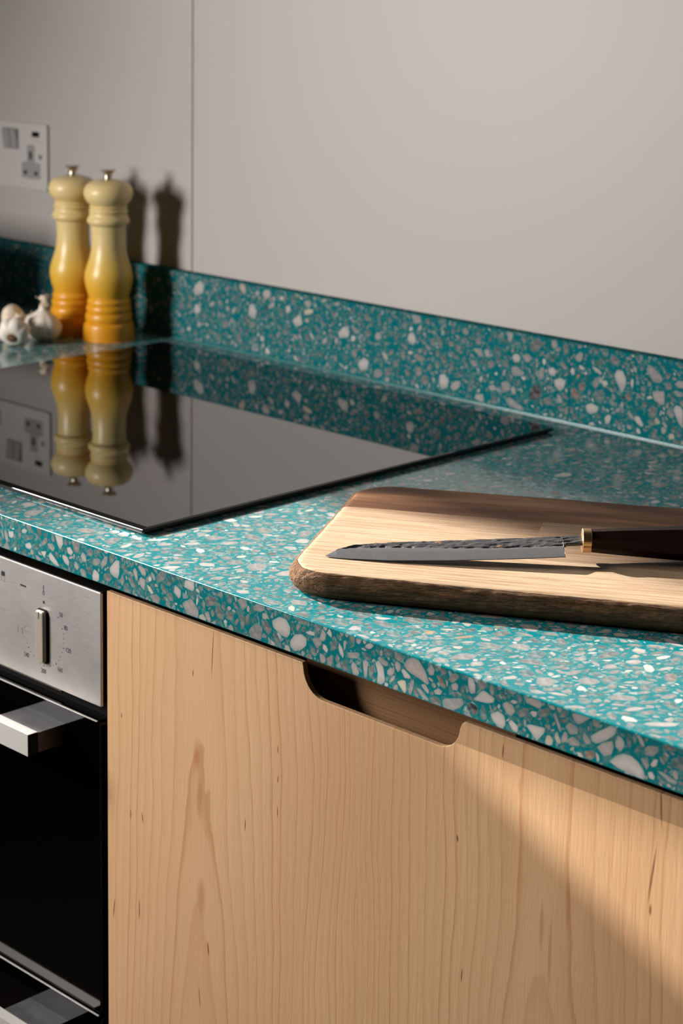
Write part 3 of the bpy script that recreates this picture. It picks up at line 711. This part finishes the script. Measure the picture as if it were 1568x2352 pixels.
# right side of the pull: nearly vertical, rounding into a flat bottom
cut += [(.6146, -.0455), (.6130, -.0490)] + arc(.5945, -.0482, .0184, -8, -90, 10)
cut += arc(.4840, -.0452, .0214, -90, -176, 12) + [(.4618, -.0433)] + [(DX0, DZ1)]
door = prism_y('cabinet_door', cut[::-1], .020, .0245, MT['maple'], cab, bev=.0006, seg=2)
cut2 = [(DX0, DZ0), (DX1, DZ0), (DX1, DZ1-.009), (.634, DZ1-.009)] + arc(.606, -.062, .026, 0, -90, 10) + arc(.472, -.062, .026, -90, -180, 10) + [(.446, DZ1-.009), (DX0, DZ1-.009)]
prism_y('door_backing', cut2[::-1], .0246, .038, MT['maple'], door)
box('carcass', DX0+.002, DX1-.002, .0640, .58, -.775, -.029, MT['carcass'], cab)
box('carcass_gap_shade', DX0+.004, .4395, .0480, .0638, -.125, -.0288, MT['black'], cab)  # black boards added so the gap above the door looks shaded
box('carcass_gap_shade', .6405, DX1-.004, .0480, .0638, -.125, -.0288, MT['black'], cab)
box('pull_rail', .4400, .6400, .0460, .0638, -.125, -.0288, MT['maple_rail_shaded'], cab, bev=.0004, seg=1)
# neighbour to the right, mostly out of view
cab2 = empty('base_cabinet', (1.07, .3, -.78), 'plain maple veneer cabinet at the far right end of the worktop', 'cabinet')
box('cabinet_door', .8385, 1.298, .020, .038, -.775, DZ1, MT['maple'], cab2, bev=.0006)
box('carcass', .8385, 1.296, .0385, .58, -.775, -.029, MT['carcass'], cab2)
pl = empty('plinth', (0, .08, -TOP), 'dark recessed plinth under the oven and cabinets', 'plinth')
box('kickboard', -1.5, 1.3, .08, .10, -TOP, -.776, MT['carcass'], pl)
cab3 = empty('base_cabinet', (-.9, .3, -.78), 'maple veneer cabinet to the left of the oven', 'cabinet')
box('cabinet_door', -1.48, -.3655, .020, .038, -.775, DZ1, MT['maple'], cab3, bev=.0006)
box('carcass', -1.48, -.3655, .0385, .58, -.775, -.029, MT['carcass'], cab3)

# ------------------------------------------------------------------ cutting board
BU = Vector((math.cos(math.radians(31)), math.sin(math.radians(31)), 0)); BV = Vector((-BU.y, BU.x, 0)); BT = .0200
U0, U1, V0, V1, BR = .3835, .820, -.2088, .0525, .038
def board_mat(name, tone, seed):
    t = NT(name)
    c = t.new('ShaderNodeTexCoord'); mp = t.new('ShaderNodeMapping'); t.lk(c.outputs['Object'], mp.inputs[0])
    mp.inputs['Rotation'].default_value = (0, 0, -math.radians(31)); mp.inputs['Location'].default_value = (seed*.13, seed*.31, seed*.7)
    mp.vector_type = 'POINT'
    P = mp.outputs[0]
    def sc(s3):
        m = t.new('ShaderNodeVectorMath', operation='MULTIPLY'); t.lk(P, m.inputs[0]); m.inputs[1].default_value = s3; return m.outputs[0]
    fib = t.noise(sc((.045, 1, 1)), 1500, 3, .65); fib2 = t.noise(sc((.03, 1, 1)), 520, 3, .6)
    fig = t.noise(sc((.32, 1.2, .6)), 16, 3, .55, .6); ringw = t.noise(sc((.22, 1, 1)), 14, 3, .55)
    s = t.new('ShaderNodeSeparateXYZ'); t.lk(P, s.inputs[0])
    rings = t.math('FRACT', t.math('MULTIPLY', t.math('ADD', s.outputs[1], t.math('MULTIPLY', ringw, .10)), 95))
    light = t.mix(fig, (.40, .27, .165), (.50, .375, .255))
    light = t.mix(t.math('MULTIPLY', t.step(fib2, .46, .64), .62), light, (.25, .125, .05))
    light = t.mix(t.math('MULTIPLY', t.step(fib, .55, .72), .5), light, (.20, .095, .04))
    dark = t.mix(t.step(fig, .3, .7), (.050, .018, .007), (.235, .105, .045))
    dark = t.mix(t.math('MULTIPLY', t.step(fib2, .45, .75), .55), dark, (.055, .022, .010))
    dark = t.mix(t.math('MULTIPLY', t.step(rings, .6, .98), .35), dark, (.06, .024, .011))
    if tone == 'graded':      # darker brown mixed in behind a border running along the stave
        oc = t.new('ShaderNodeSeparateXYZ'); m2 = t.new('ShaderNodeMapping'); t.lk(c.outputs['Object'], m2.inputs[0])
        m2.inputs['Rotation'].default_value = (0, 0, -math.radians(31)); t.lk(m2.outputs[0], oc.inputs[0])
        lim = t.math('MULTIPLY_ADD', oc.outputs[0], -.30, .030)       # local v of the border falls away along the stave
        f = t.math('SUBTRACT', t.math('ADD', oc.outputs[1], t.math('MULTIPLY', t.math('SUBTRACT', ringw, .5), .05)), lim)
        col = t.mix(t.math('MULTIPLY', t.step(f, -.03, .03), .75), light, dark)
    elif tone == 'dark': col = t.mix(t.math('MULTIPLY', t.step(fig, .55, .8), .25), dark, light)
    elif tone == 'mid': col = t.mix(.42, light, dark)
    else: col = t.mix(t.math('MULTIPLY', t.step(fig, .55, .8), .18), light, dark)
    # open wood on the rough outer edge, its shade put into the colour
    geo = t.new('ShaderNodeNewGeometry'); nz = t.new('ShaderNodeSeparateXYZ'); t.lk(geo.outputs['True Normal'], nz.inputs[0])
    at = t.new('ShaderNodeAttribute', attribute_name='edge').outputs['Fac']
    rough_n = t.noise(sc((.10, 1, 1)), 330, 3, .7); rough_m = t.noise(sc((.3, 1, 1)), 90, 3, .6)
    em = t.step(t.math('ADD', at, t.math('MULTIPLY', t.math('SUBTRACT', rough_m, .5), .9)), .42, .58)
    edgec = t.mix(t.step(rough_n, .35, .68), (.15, .066, .030), (.026, .010, .004))
    edgec = t.mix(t.math('MULTIPLY', t.step(rough_m, .5, .7), .5), edgec, (.09, .036, .016))
    col = t.mix(t.math('MULTIPLY', em, .85), col, edgec)
    t.set(col=col, rough=t.mix(em, (.5,)*3, (.85,)*3), spec=t.mix(em, (.13,)*3, (.05,)*3))
    h = t.math('ADD', t.math('MULTIPLY', t.math('ADD', fib, fib2), .12), t.math('MULTIPLY', em, t.math('MULTIPLY', rough_n, 1.6)))
    t.bump(h, 1.0, .0018)
    return t.m
BM = {'dark': board_mat('board_heartwood', 'dark', 1), 'light': board_mat('board_sapwood', 'graded', 2), 'mid': board_mat('board_brown', 'mid', 3), 'light2': board_mat('board_front', 'light', 4)}

def board_bm():
    """rounded rectangle swept with a bullnose; fine enough to roughen the edge"""
    bmb = bmesh.new()
    out = []
    def seg(p, q, n): return [(p[0]+(q[0]-p[0])*i/n, p[1]+(q[1]-p[1])*i/n) for i in range(n)]
    def cor(cx, cyy, a0, n=26): return [(cx+BR*math.cos(math.radians(a0+90*i/n)), cyy+BR*math.sin(math.radians(a0+90*i/n))) for i in range(n)]
    out += seg((U0+BR, V0), (U1-BR, V0), 380) + cor(U1-BR, V0+BR, -90) + seg((U1, V0+BR), (U1, V1-BR), 60) + cor(U1-BR, V1-BR, 0)
    out += seg((U1-BR, V1), (U0+BR, V1), 160) + cor(U0+BR, V1-BR, 90) + seg((U0, V1-BR), (U0, V0+BR), 110) + cor(U0+BR, V0+BR, 180, 60)
    out = np.array(out); nx = np.roll(out, -1, 0)-np.roll(out, 1, 0); nx /= np.linalg.norm(nx, axis=1)[:, None]; nrm = np.stack([nx[:, 1], -nx[:, 0]], 1)
    # cross section: (inset, z, edge weight)
    sec = [(.0190, BT, 0), (.0125, BT, 0)]
    for i in range(19):
        an = math.pi*i/18
        sec.append((.0102-.0102*math.sin(an)**.92, BT/2+BT/2*math.cos(an), min(1, .25+i*.22)))
    sec.append((.0190, 0, 1))
    from mathutils import noise as mn
    rows = []; lay = bmb.verts.layers.float.new('edge')
    for (ins, z, ew) in sec:
        row = []
        for (p, nn) in zip(out, nrm):
            q = p-nn*ins
            d = 0
            if ew > .3:
                k = Vector((q[0]*30, q[1]*60, z*500)); k2 = Vector((q[0]*110, q[1]*300, z*1300))
                d = (mn.noise(k)*.0006+mn.noise(k2)*.0004)*min(1, ew)
            q = q+nn*d
            q = np.array((q[0], q[1]-(q[0]-.40)*.022*(V1-q[1])/(V1-V0)))      # the board is a touch wider at its far end
            w = BU*q[0]+BV*q[1]
            v = bmb.verts.new((w.x, w.y, z+(d*.4 if 0 < z < BT-.0001 else 0))); v[lay] = min(1, ew) if z < BT-.0012 else .3*ew; row.append(v)
        rows.append(row)
    n = len(out)
    for a, b in zip(rows[:-1], rows[1:]):
        for k in range(n): bmb.faces.new((a[k], b[k], b[(k+1) % n], a[(k+1) % n]))
    bmb.faces.new(rows[0]); bmb.faces.new(rows[-1][::-1])
    bmesh.ops.recalc_face_normals(bmb, faces=bmb.faces)
    return bmb
bo = empty('cutting_board', tuple(BU*.6+BV*-.115), 'thick wooden cutting board with rough rounded edge lying on the terrazzo under the knife', 'cutting board')
full = board_bm()
def stave(planes, mat):
    b = full.copy()
    for (pt, no) in planes:
        r = bmesh.ops.bisect_plane(b, geom=b.verts[:]+b.edges[:]+b.faces[:], plane_co=pt, plane_no=no, clear_outer=True, dist=1e-7)
        ce = [e for e in r['geom_cut'] if isinstance(e, bmesh.types.BMEdge)]
        bmesh.ops.edgeloop_fill(b, edges=ce)
    me = bpy.data.meshes.new('stave'); b.normal_update(); b.to_mesh(me); b.free()
    o = link('stave', me, mat, bo, smooth=True)
    for p in me.polygons:
        if len(p.vertices) > 30: p.use_smooth = False
    me.set_sharp_from_angle(angle=math.radians(50))
    return o
VA, VB, UJ = -.0285, -.1300, .5527
stave([(BV*VA, -BV)], BM['dark'])
stave([(BV*VA, BV), (BV*VB, -BV), (BU*UJ, BU)], BM['light'])
stave([(BV*VA, BV), (BV*VB, -BV), (BU*UJ, -BU)], BM['mid'])
stave([(BV*VB, BV)], BM['light2'])
full.free()

# ------------------------------------------------------------------ knife
Tk = Vector((.4365, .0669, .0208)); Bk = Vector((.5717, .20129, .03516)); Ek = Vector((.6260, .2528, .0345))
a_ = (Bk-Tk).normalized(); n_ = Vector((.11029, -.21464, .97045)); w_ = n_.cross(a_).normalized(); n_ = a_.cross(w_).normalized()
kf = empty('kitchen_knife', tuple(Tk), 'hammered steel kitchen knife with brass collar and dark wooden handle lying on the cutting board', 'knife')
SP = [(0, 0), (.006, .0046), (.01216, .0087), (.02218, .0121), (.0364, .0125), (.05695, .0119), (.09598, .0098), (.14786, .0071), (.17827, .0057), (.196, .0050)]
ED = [(0, 0), (.0030, -.0019), (.0100, -.0043), (.0193, -.0067), (.0478, -.0126), (.09404, -.0180), (.14492, -.0214), (.17514, -.0225)]
NS, NW = 420, 44
from mathutils import noise as mn
bm = bmesh.new(); top_, bot_ = [], []
SLEN = .1930
rsk = np.random.RandomState(4)
HL = ([.010, .0144, .0372, .0823, .1272, .1767, .2], [.0068, .0072, .0064, 0., -.0055, -.0078, -.0078])   # lower border of the hammered band
def hline(s_): return float(np.interp(s_, HL[0], HL[1]))+mn.noise(Vector((s_*160, 3, 0)))*.0014
dents = []
for _ in range(260):
    s0 = rsk.uniform(.012, .192); f0 = rsk.uniform(0, 1)
    if rsk.rand() < .35: f0 = rsk.uniform(-.02, .12)
    zs_ = np.interp(s0, [p[0] for p in SP], [p[1] for p in SP]); w0 = hline(s0)*(1-f0)+zs_*f0
    dents.append((s0, w0, rsk.uniform(.0022, .0052), rsk.uniform(.0010, .0020), rsk.uniform(.00012, .00034)))
for i in range(NS+1):
    s = SLEN*i/NS
    zsp = np.interp(s, [p[0] for p in SP], [p[1] for p in SP])+mn.noise(Vector((s*400, 0, 1)))*.00018
    zed = np.interp(s, [p[0] for p in ED], [p[1] for p in ED])
    if s > .1765: zed = -.0064
    if s > .1785: zed = -.0050
    rt, rb = [], []
    near = [q for q in dents if abs(q[0]-s) < .009]
    for j in range(NW+1):
        f = j/NW; wv = zed+(zsp-zed)*f
        th = .0011*min(1, max(0, (wv-zed)/.012))**.8+.00008
        if s > .1765: th = .0013
        th *= min(1, s/.01+.15)
        up_ = 0
        for (ds, wc, la, lb, dep) in near:
            if abs(ds-s) < la*1.5:
                e = ((s-ds)/la)**2+((wv-wc)/lb)**2
                if e < 1: up_ -= dep*(1-e)**.8
        low = wv < hline(s)
        if low: up_ *= .25
        else: up_ += .00005+mn.noise(Vector((s*500, wv*700, 0)))*.00005
        p = Tk+a_*s+w_*wv
        rt.append(bm.verts.new(p+n_*(th+up_))); rb.append(bm.verts.new(p-n_*th))
    top_.append(rt); bot_.append(rb)
for i in range(NS):
    for j in range(NW):
        bm.faces.new((top_[i][j], top_[i+1][j], top_[i+1][j+1], top_[i][j+1])); bm.faces.new((bot_[i][j], bot_[i][j+1], bot_[i+1][j+1], bot_[i+1][j]))
    for j in (0, NW): bm.faces.new((top_[i][j], bot_[i][j], bot_[i+1][j], top_[i+1][j]))
for i in (0, NS):
    for j in range(NW): bm.faces.new((top_[i][j], top_[i][j+1], bot_[i][j+1], bot_[i][j]))
bt = NT('blade_steel')
_v = bt.coord(); blc = bt.noise(_v, 130, 4, .65)
sp_ = bt.noise(_v, 520, 2, .6)
dots_ = bt.step(sp_, .68, .76)
atr = bt.new('ShaderNodeAttribute', attribute_name='hammered').outputs['Fac']
cc = bt.mix(blc, (.16, .158, .165), (.24, .235, .24))
hc = bt.mix(blc, (.055, .055, .06), (.17, .165, .17))
rust = bt.step(bt.noise(_v, 75, 3), .66, .72)
hc = bt.mix(bt.math('MULTIPLY', rust, .8), hc, (.55, .25, .06))
cc = bt.mix(atr, cc, hc); cc = bt.mix(bt.math('MULTIPLY', dots_, .5), cc, (.62, .60, .58))
bt.set(col=cc, metal=.75, rough=.42)
me = mesh_of(bm)
at = me.attributes.new('hammered', 'FLOAT', 'POINT')
vals = []
for v in me.vertices:
    d = v.co-Tk; s = d.dot(a_); wv = d.dot(w_)
    vals.append(float(np.clip((wv-hline(s))/.0008+.5, 0, 1)))
at.data.foreach_set('value', vals)
bl = link('blade', me, bt.m, kf, smooth=True)
h_ = (Ek-Bk).normalized()
def octa(name, stations, mat, n=8, off=22.5, bevel=0):
    b = bmesh.new(); rows = []
    side = h_.cross(Vector((0, 0, 1))).normalized(); upv = side.cross(h_).normalized()
    for (s, rx, rz) in stations:
        c = Bk+h_*s
        rows.append([b.verts.new(c+side*rx*math.cos(math.radians(off+360*k/n))+upv*rz*math.sin(math.radians(off+360*k/n))) for k in range(n)])
    for r1, r2 in zip(rows[:-1], rows[1:]):
        for k in range(n): b.faces.new((r1[k], r1[(k+1) % n], r2[(k+1) % n], r2[k]))
    b.faces.new(rows[0]); b.faces.new(rows[-1]); bmesh.ops.recalc_face_normals(b, faces=b.faces)
    if bevel: bevel_bm(b, bevel, 2, 25)
    return mesh_of(b)
brass = NT('brass'); brass.set(col=(.62, .40, .20), metal=1.0, rough=.36)
link('brass_collar', octa('c', [(0, .0086, .0086), (.0003, .0090, .0090), (.0062, .0090, .0090), (.0066, .0088, .0088)], None, 40, 0), brass.m, kf, smooth=False)
hm = NT('ebony_handle'); _v = hm.coord(rot=(0, 0, -math.atan2(h_.y, h_.x)), scale=(1, 1, 1)); _s = hm.new('ShaderNodeVectorMath', operation='MULTIPLY'); hm.lk(_v, _s.inputs[0]); _s.inputs[1].default_value = (.06, 1, 1)
_f = hm.noise(_s.outputs[0], 420, 3, .6)
hm.set(col=hm.mix(_f, (.004, .002, .0018), (.034, .013, .007)), rough=.45, spec=.12); hm.bump(_f, .2, .0004)
link('handle', octa('h', [(.0066, .0084, .0086), (.03, .0103, .0104), (.075, .0136, .0130), (.13, .0143, .0136), (.1425, .0143, .0136), (.1435, .0136, .0130)], None, 8, 22.5, .0012), hm.m, kf)

# ------------------------------------------------------------------ pepper mills
S = .0001624
PR = [(0, 1758), (188, 1758), (193, 1750), (195, 1735), (194, 1690), (191, 1655), (186, 1638), (176, 1627), (170, 1621), (174, 1612), (178.5, 1598), (178, 1576), (173, 1560), (166, 1553), (163, 1548), (167, 1542), (171, 1528), (170, 1512), (165, 1500), (159, 1494), (157, 1490), (161, 1484), (164, 1471), (161, 1457), (154, 1446), (151, 1440),
      (153, 1432), (160, 1408), (171, 1370), (180, 1325), (183, 1290), (179, 1250), (166, 1205), (149, 1155), (135, 1100), (128, 1050), (126, 1000), (127, 950), (131, 905), (134, 893)]
PR2 = [(134, 892), (146, 886), (154, 880), (158, 872), (161, 858), (159, 846), (152, 836), (144, 820), (140, 806), (143, 798), (148, 790), (146, 780), (138, 774), (136, 770), (140, 764), (144, 757), (140, 750), (132, 745)]
PR3 = [(132, 745), (150, 730), (170, 705), (182, 680), (186, 652), (182, 628), (168, 600), (145, 580), (112, 566), (75, 557), (35, 553), (0, 552)]
KN = [(0, 556), (34, 556), (34, 546), (30, 530), (31, 512), (38, 500), (52, 490), (58, 485), (57, 482), (30, 479), (0, 479)]
def mm(P, base=1758): return [(r*S*.982, (base-y)*S) for r, y in P]
def mill_mat(name, hot):
    t = NT(name); c = t.new('ShaderNodeTexCoord'); s = t.new('ShaderNodeSeparateXYZ'); t.lk(c.outputs['Object'], s.inputs[0])
    f = t.math('DIVIDE', s.outputs[2], .21)
    col = t.ramp(f, [(0, (.66, .26, .008)), (.20, (.72, .32, .012)), (.30, (.74, .39, .03)), (.42, (.74, .47, .09)), (.58, (.73, .55, .24)), (1, (.75, .57, .28))])
    t.set(col=col, rough=.36); return t.m
mmat = mill_mat('mill_lacquer', 0)
kmat = NT('mill_knob_steel'); kmat.set(col=(.55, .47, .38), metal=1.0, rough=.22)
mi = empty('pepper_mill', (-.4243, .5531, 0), 'right-hand yellow ombre pepper mill, standing nearer the hob corner', 'pepper mill')
for nm, P, n in (('mill_body', PR, 3), ('mill_collar', PR2, 3), ('mill_head', PR3, 4)):
    me = lathe_me(smooth_prof(mm(P), n), 80); me.transform(Matrix.Translation((-.4243, .5531, 0)))
    link(nm, me, mmat, mi, smooth=True)
me = lathe_me(smooth_prof(mm(KN), 3), 40); me.transform(Matrix.Translation((-.4243, .5531, 0)))
link('top_knob', me, kmat.m, mi, smooth=True)
def copy_tree(o, parent=None):
    c = o.copy(); COL.objects.link(c); c.parent = parent
    for ch in o.children: copy_tree(ch, c)
    return c
mi2 = copy_tree(mi); mi2.location = (-.4888, .5495, TOP)
mi2['label'] = 'left-hand yellow ombre pepper mill, half hidden behind the other and beside the garlic'

# ------------------------------------------------------------------ garlic
def garlic_mat():
    t = NT('garlic_skin'); v = t.coord(scale=(1, 1, .35)); n = t.noise(v, 90, 3, .6); n2 = t.noise(v, 30, 2)
    c = t.mix(n2, (.82, .76, .68), (.76, .66, .56)); c = t.mix(t.math('MULTIPLY', t.step(n, .55, .75), .4), c, (.52, .34, .28))
    t.set(col=c, rough=.55, sss=.15); t.b.inputs['Subsurface Radius'].default_value = (.006, .003, .002); t.b.inputs['Subsurface Scale'].default_value = .5
    t.bump(n, .3, .0008); return t.m
gmat = garlic_mat(); gtan = NT('garlic_tan_skin'); gtan.set(col=gtan.mix(gtan.noise(gtan.coord(), 70, 3), (.74, .56, .38), (.82, .72, .60)), rough=.5)
gst = plain('garlic_stalk', (.66, .54, .42), .7)
groot = NT('garlic_root'); _n = groot.noise(groot.coord(), 500, 3); groot.set(col=groot.mix(_n, (.07, .03, .015), (.30, .15, .08)), rough=.9); groot.bump(_n, .8, .002)
def garlic(loc, R, axis, spin, label, stalk=.022, lobes=8, squash=1.0, mat=None, lobe_amp=.07, seed=0):
    g = empty('garlic_bulb', loc, label, 'garlic', 'garlic bulbs beside the pepper mills')
    q = Vector((0, 0, 1)).rotation_difference(Vector(axis)); rot = q.to_matrix().to_4x4() @ Matrix.Rotation(spin, 4, 'Z')
    prof = [(0, .03), (.30, 0), (.62, .04), (.88, .24), (.99, .52), (1.0, .72), (.93, .98), (.74, 1.25), (.48, 1.46), (.28, 1.62), (.20, 1.78), (.17, 1.95)]
    pr = smooth_prof(prof, 4); seg = 72; bmg = bmesh.new(); rows = []
    for (r, z) in pr:
        row = []
        for k in range(seg):
            th = 2*math.pi*k/seg
            am = lobe_amp*math.sin(min(1, z/1.6)*math.pi)**.7 if 0 < z < 1.6 else 0
            m = 1-am+am*abs(math.sin(lobes*th/2+.25*math.sin(th+seed)))**.7*1.3
            m *= 1+.03*math.sin(2*th+seed)+.02*mn.noise(Vector((math.cos(th)*2, math.sin(th)*2, z*2+seed)))
            row.append(bmg.verts.new((r*m*R*math.cos(th), r*m*R*math.sin(th), z*R*squash)))
        rows.append(row)
    for a, b in zip(rows[:-1], rows[1:]):
        for k in range(seg): bmg.faces.new((a[k], a[(k+1) % seg], b[(k+1) % seg], b[k]))
    bmg.faces.new(rows[0]); me = mesh_of(bmg)
    def fin(me): me.transform(rot); return me
    fin(me)
    zmin = min(v.co.z for v in me.vertices); base = Vector((loc[0], loc[1], loc[2]-zmin))
    # centre the bulb over its contact
    me.transform(Matrix.Translation(base)); link('bulb', me, mat or gmat, g, smooth=True)
    # dried stalk with frayed skins
    bs = bmesh.new(); top = R*1.9*squash
    rows = []
    for i in range(9):
        f = i/8; r = R*.25*(1-.3*f)*(1+.25*math.sin(9*f+seed)); cx = .12*R*math.sin(2*f+seed); row = []
        for k in range(12):
            th = 2*math.pi*k/12; rr_ = r*(1+.22*math.sin(3*th+f*3+seed)); row.append(bs.verts.new((cx+rr_*math.cos(th), rr_*math.sin(th), top-.001+stalk*f)))
        rows.append(row)
    for a, b in zip(rows[:-1], rows[1:]):
        for k in range(12): bs.faces.new((a[k], a[(k+1) % 12], b[(k+1) % 12], b[k]))
    bs.faces.new(rows[-1]); me = fin(mesh_of(bs)); me.transform(Matrix.Translation(base)); link('stalk', me, gst, g, smooth=True)
    bf = bmesh.new(); rg = random.Random(seed)
    for _ in range(9):
        th = rg.uniform(0, 6.28); z0 = top+stalk*rg.uniform(.2, .8); d = Vector((math.cos(th), math.sin(th), rg.uniform(-.3, .8))).normalized()*rg.uniform(.2, .42)*R
        p = Vector((math.cos(th)*R*.16, math.sin(th)*R*.16, z0)); sd_ = Vector((-math.sin(th), math.cos(th), 0))*R*.05
        t1 = p+d; q4 = [p-sd_, p+sd_, t1+sd_*.4, t1-sd_*.4]
        A = [bf.verts.new(x) for x in q4]; B = [bf.verts.new(x+Vector((0, 0, .0004))) for x in q4]
        bf.faces.new(A[::-1]); bf.faces.new(B)
        for k in range(4): bf.faces.new((A[k], A[(k+1) % 4], B[(k+1) % 4], B[k]))
    me = fin(mesh_of(bf)); me.transform(Matrix.Translation(base)); link('frayed_skin', me, gst, g)
    br = bmesh.new(); bmesh.ops.create_icosphere(br, subdivisions=3, radius=1)
    for v in br.verts:
        n = 1+.12*mn.noise(v.co*4); v.co = Vector((v.co.x*R*.36*n, v.co.y*R*.36*n, v.co.z*R*.14*n+R*.02))
    me = fin(mesh_of(br)); me.transform(Matrix.Translation(base)); link('root_plate', me, groot.m, g, smooth=True)
    return g
garlic((-.4740, .4900, 0), .0222, (.05, 0, 1), .4, 'upright white garlic bulb with a tall dry stalk, in front of the left pepper mill', stalk=.013, seed=1)
vx = Vector((.80, -.55, .10)).normalized()      # towards the viewer
garlic((-.4545, .4305, 0), .0182, (-.50, .62, .42), 1.0, 'white garlic bulb tipped over with its dark root end facing forward', stalk=.010, lobes=6, seed=2, lobe_amp=.16)
garlic((-.5330, .4760, 0), .0182, (.75, .55, .10), 2.0, 'tan-skinned garlic bulb lying behind the tipped white one, root at left', stalk=.008, lobes=7, seed=3, mat=gtan.m, squash=.9)

# ------------------------------------------------------------------ added things out of view that shape the light
st = empty('added_lamp_rig', (-1.20, -.62, -TOP), 'added unseen black lamp on a thin stand, two flaps shaping the light wedge on the cabinet door', 'added_lamp')
PSl = PS-Vector((0, 0, TOP)); fmat = plain('flap_metal', (.01, .01, .01), .6)
def flap(A, B, out):
    k = .19; A, B, out = Vector(A), Vector(B), Vector(out)
    d = ((A+B)/2-PSl).normalized()
    q = [PSl+(A-PSl)*k, PSl+(B-PSl)*k]; q += [q[1]+out, q[0]+out]
    b = bmesh.new(); f = [b.verts.new(p) for p in q]; g = [b.verts.new(p-d*.0015) for p in q]
    b.faces.new(f); b.faces.new(g[::-1])
    for i in range(4): b.faces.new((f[i], f[(i+1) % 4], g[(i+1) % 4], g[i]))
    link('wedge_flap', mesh_of(b), fmat, st)
flap((-.2, .02, -.0625), (1.7, .02, -.0625), (0, 0, .16))
flap((-.2, .02, .337), (1.7, .02, -.613), (-.05, 0, -.16))
b = bmesh.new(); bmesh.ops.create_cone(b, cap_ends=True, segments=32, radius1=.05, radius2=.05, depth=.14)
q = (Vector((.8, .02, -.13))-PSl).normalized(); b.transform(Matrix.Translation(PSl-q*.09) @ q.to_track_quat('Z', 'Y').to_matrix().to_4x4()); link('lamp_head', mesh_of(b), fmat, st)
b = bmesh.new(); bmesh.ops.create_cone(b, cap_ends=True, segments=16, radius1=.012, radius2=.012, depth=1.70); b.transform(Matrix.Translation((-1.20-q.x*.09, -.55-q.y*.09, -.055))); link('stand', mesh_of(b), fmat, st)
for k_ in range(3):
    b = box_bm(-.006, .30, -.008, .008, -.006, .006); b.transform(Matrix.Translation((-1.20-q.x*.09, -.55-q.y*.09, -TOP+.0065)) @ Matrix.Rotation(k_*2.0944, 4, 'Z')); link('leg', mesh_of(b), fmat, st)
ts = empty('shade_box', (-.80, .33, 0), 'added cream slotted box out of view on the worktop, shading the left of the upstand', 'shade_box')  # added unseen box, blocks light from the left of the upstand
cream = plain('shade_box_cream', (.55, .50, .42), .35)
b = box_bm(-.94, -.655, .245, .415, .008, .140); bevel_bm(b, .035, 5, 60); link('body', mesh_of(b), cream, ts, smooth=False)
for y0 in (.290, .345): box('slot', -.90, -.70, y0, y0+.028, .1396, .1404, MT['black'], ts)
box('lever', -.655, -.640, .318, .342, .085, .095, MT['black'], ts, bev=.002)
box('base', -.93, -.665, .255, .405, 0, .009, MT['black'], ts, bev=.001)

# ------------------------------------------------------------------ socket
sk = empty('wall_socket', (-.719, WY, .199), 'white double power socket with switches and charging port on the wall above the splashback', 'socket')
PYS = WY-.0042
prism_y('face_plate', rrect(-.8010, -.6462, .1552, .2428, .0035, 5), PYS, WY, MT['plate'], sk, bev=.0010, seg=2)
def tshape(cx): 
    return [(cx-.0082, .1915), (cx-.0082, .2125), (cx-.0065, .2143), (cx+.0065, .2143), (cx+.0082, .2125), (cx+.0082, .1915),
            (cx+.0185, .1905), (cx+.0202, .1888), (cx+.0202, .1712), (cx+.0185, .1695), (cx-.0185, .1695), (cx-.0202, .1712), (cx-.0202, .1888), (cx-.0185, .1905)]
for cx in (-.6810, -.7760):
    ins = prism_y('socket_insert', tshape(cx), PYS-.0006, PYS+.0005, MT['insert'], sk, bev=.0003, seg=1)
    prism_y('pin_slot', rrect(cx-.0024, cx+.0024, .1950, .2055, .0005, 2), PYS-.0009, PYS, MT['black'], ins)
    for dx in (-.0115, .0115): prism_y('pin_slot', rrect(cx+dx-.0032, cx+dx+.0032, .1748, .1796, .0005, 2), PYS-.0009, PYS, MT['black'], ins)
sw_f = prism_y('switch_surround', rrect(-.7415, -.7075, .2060, .2345, .002, 3), PYS-.0004, PYS+.0005, MT['insert'], sk)
for x0, x1 in ((-.7400, -.7252), (-.7238, -.7090)):
    b = bmesh.new()
    P = [(PYS-.0004, .2072), (PYS-.0018, .2072), (PYS-.0030, .2200), (PYS-.0052, .2332), (PYS-.0004, .2332)]
    A = [b.verts.new((x0, y, z)) for y, z in P]; B = [b.verts.new((x1, y, z)) for y, z in P]
    b.faces.new(A); b.faces.new(B[::-1])
    for k in range(5): b.faces.new((A[k], A[(k+1) % 5], B[(k+1) % 5], B[k]))
    bmesh.ops.recalc_face_normals(b, faces=b.faces); bevel_bm(b, .0005, 1)
    link('rocker_switch', mesh_of(b), MT['insert'], sk)
for cx in (-.6704,):
    prism_y('charging_port', rrect(cx-.0078, cx+.0078, .2252, .2322, .0010, 3), PYS-.0005, PYS, MT['black'], sk, bev=.0002)
b = bmesh.new()
for i in range(7): box_bm(-.6785+i*.0024, -.6772+i*.0024, PYS-.0001, PYS, .2192, .2206, b)
link('port_print', mesh_of(b), plain('faint_print', (.36, .34, .33), .5), sk)
prism_y('indicator', arc(-.6604, .1992, .0040, 0, 345, 16), PYS-.0005, PYS, MT['insert'], sk)
prism_y('indicator_lens', arc(-.6604, .1992, .0019, 0, 345, 12), PYS-.0008, PYS-.0004, MT['ink'], sk)
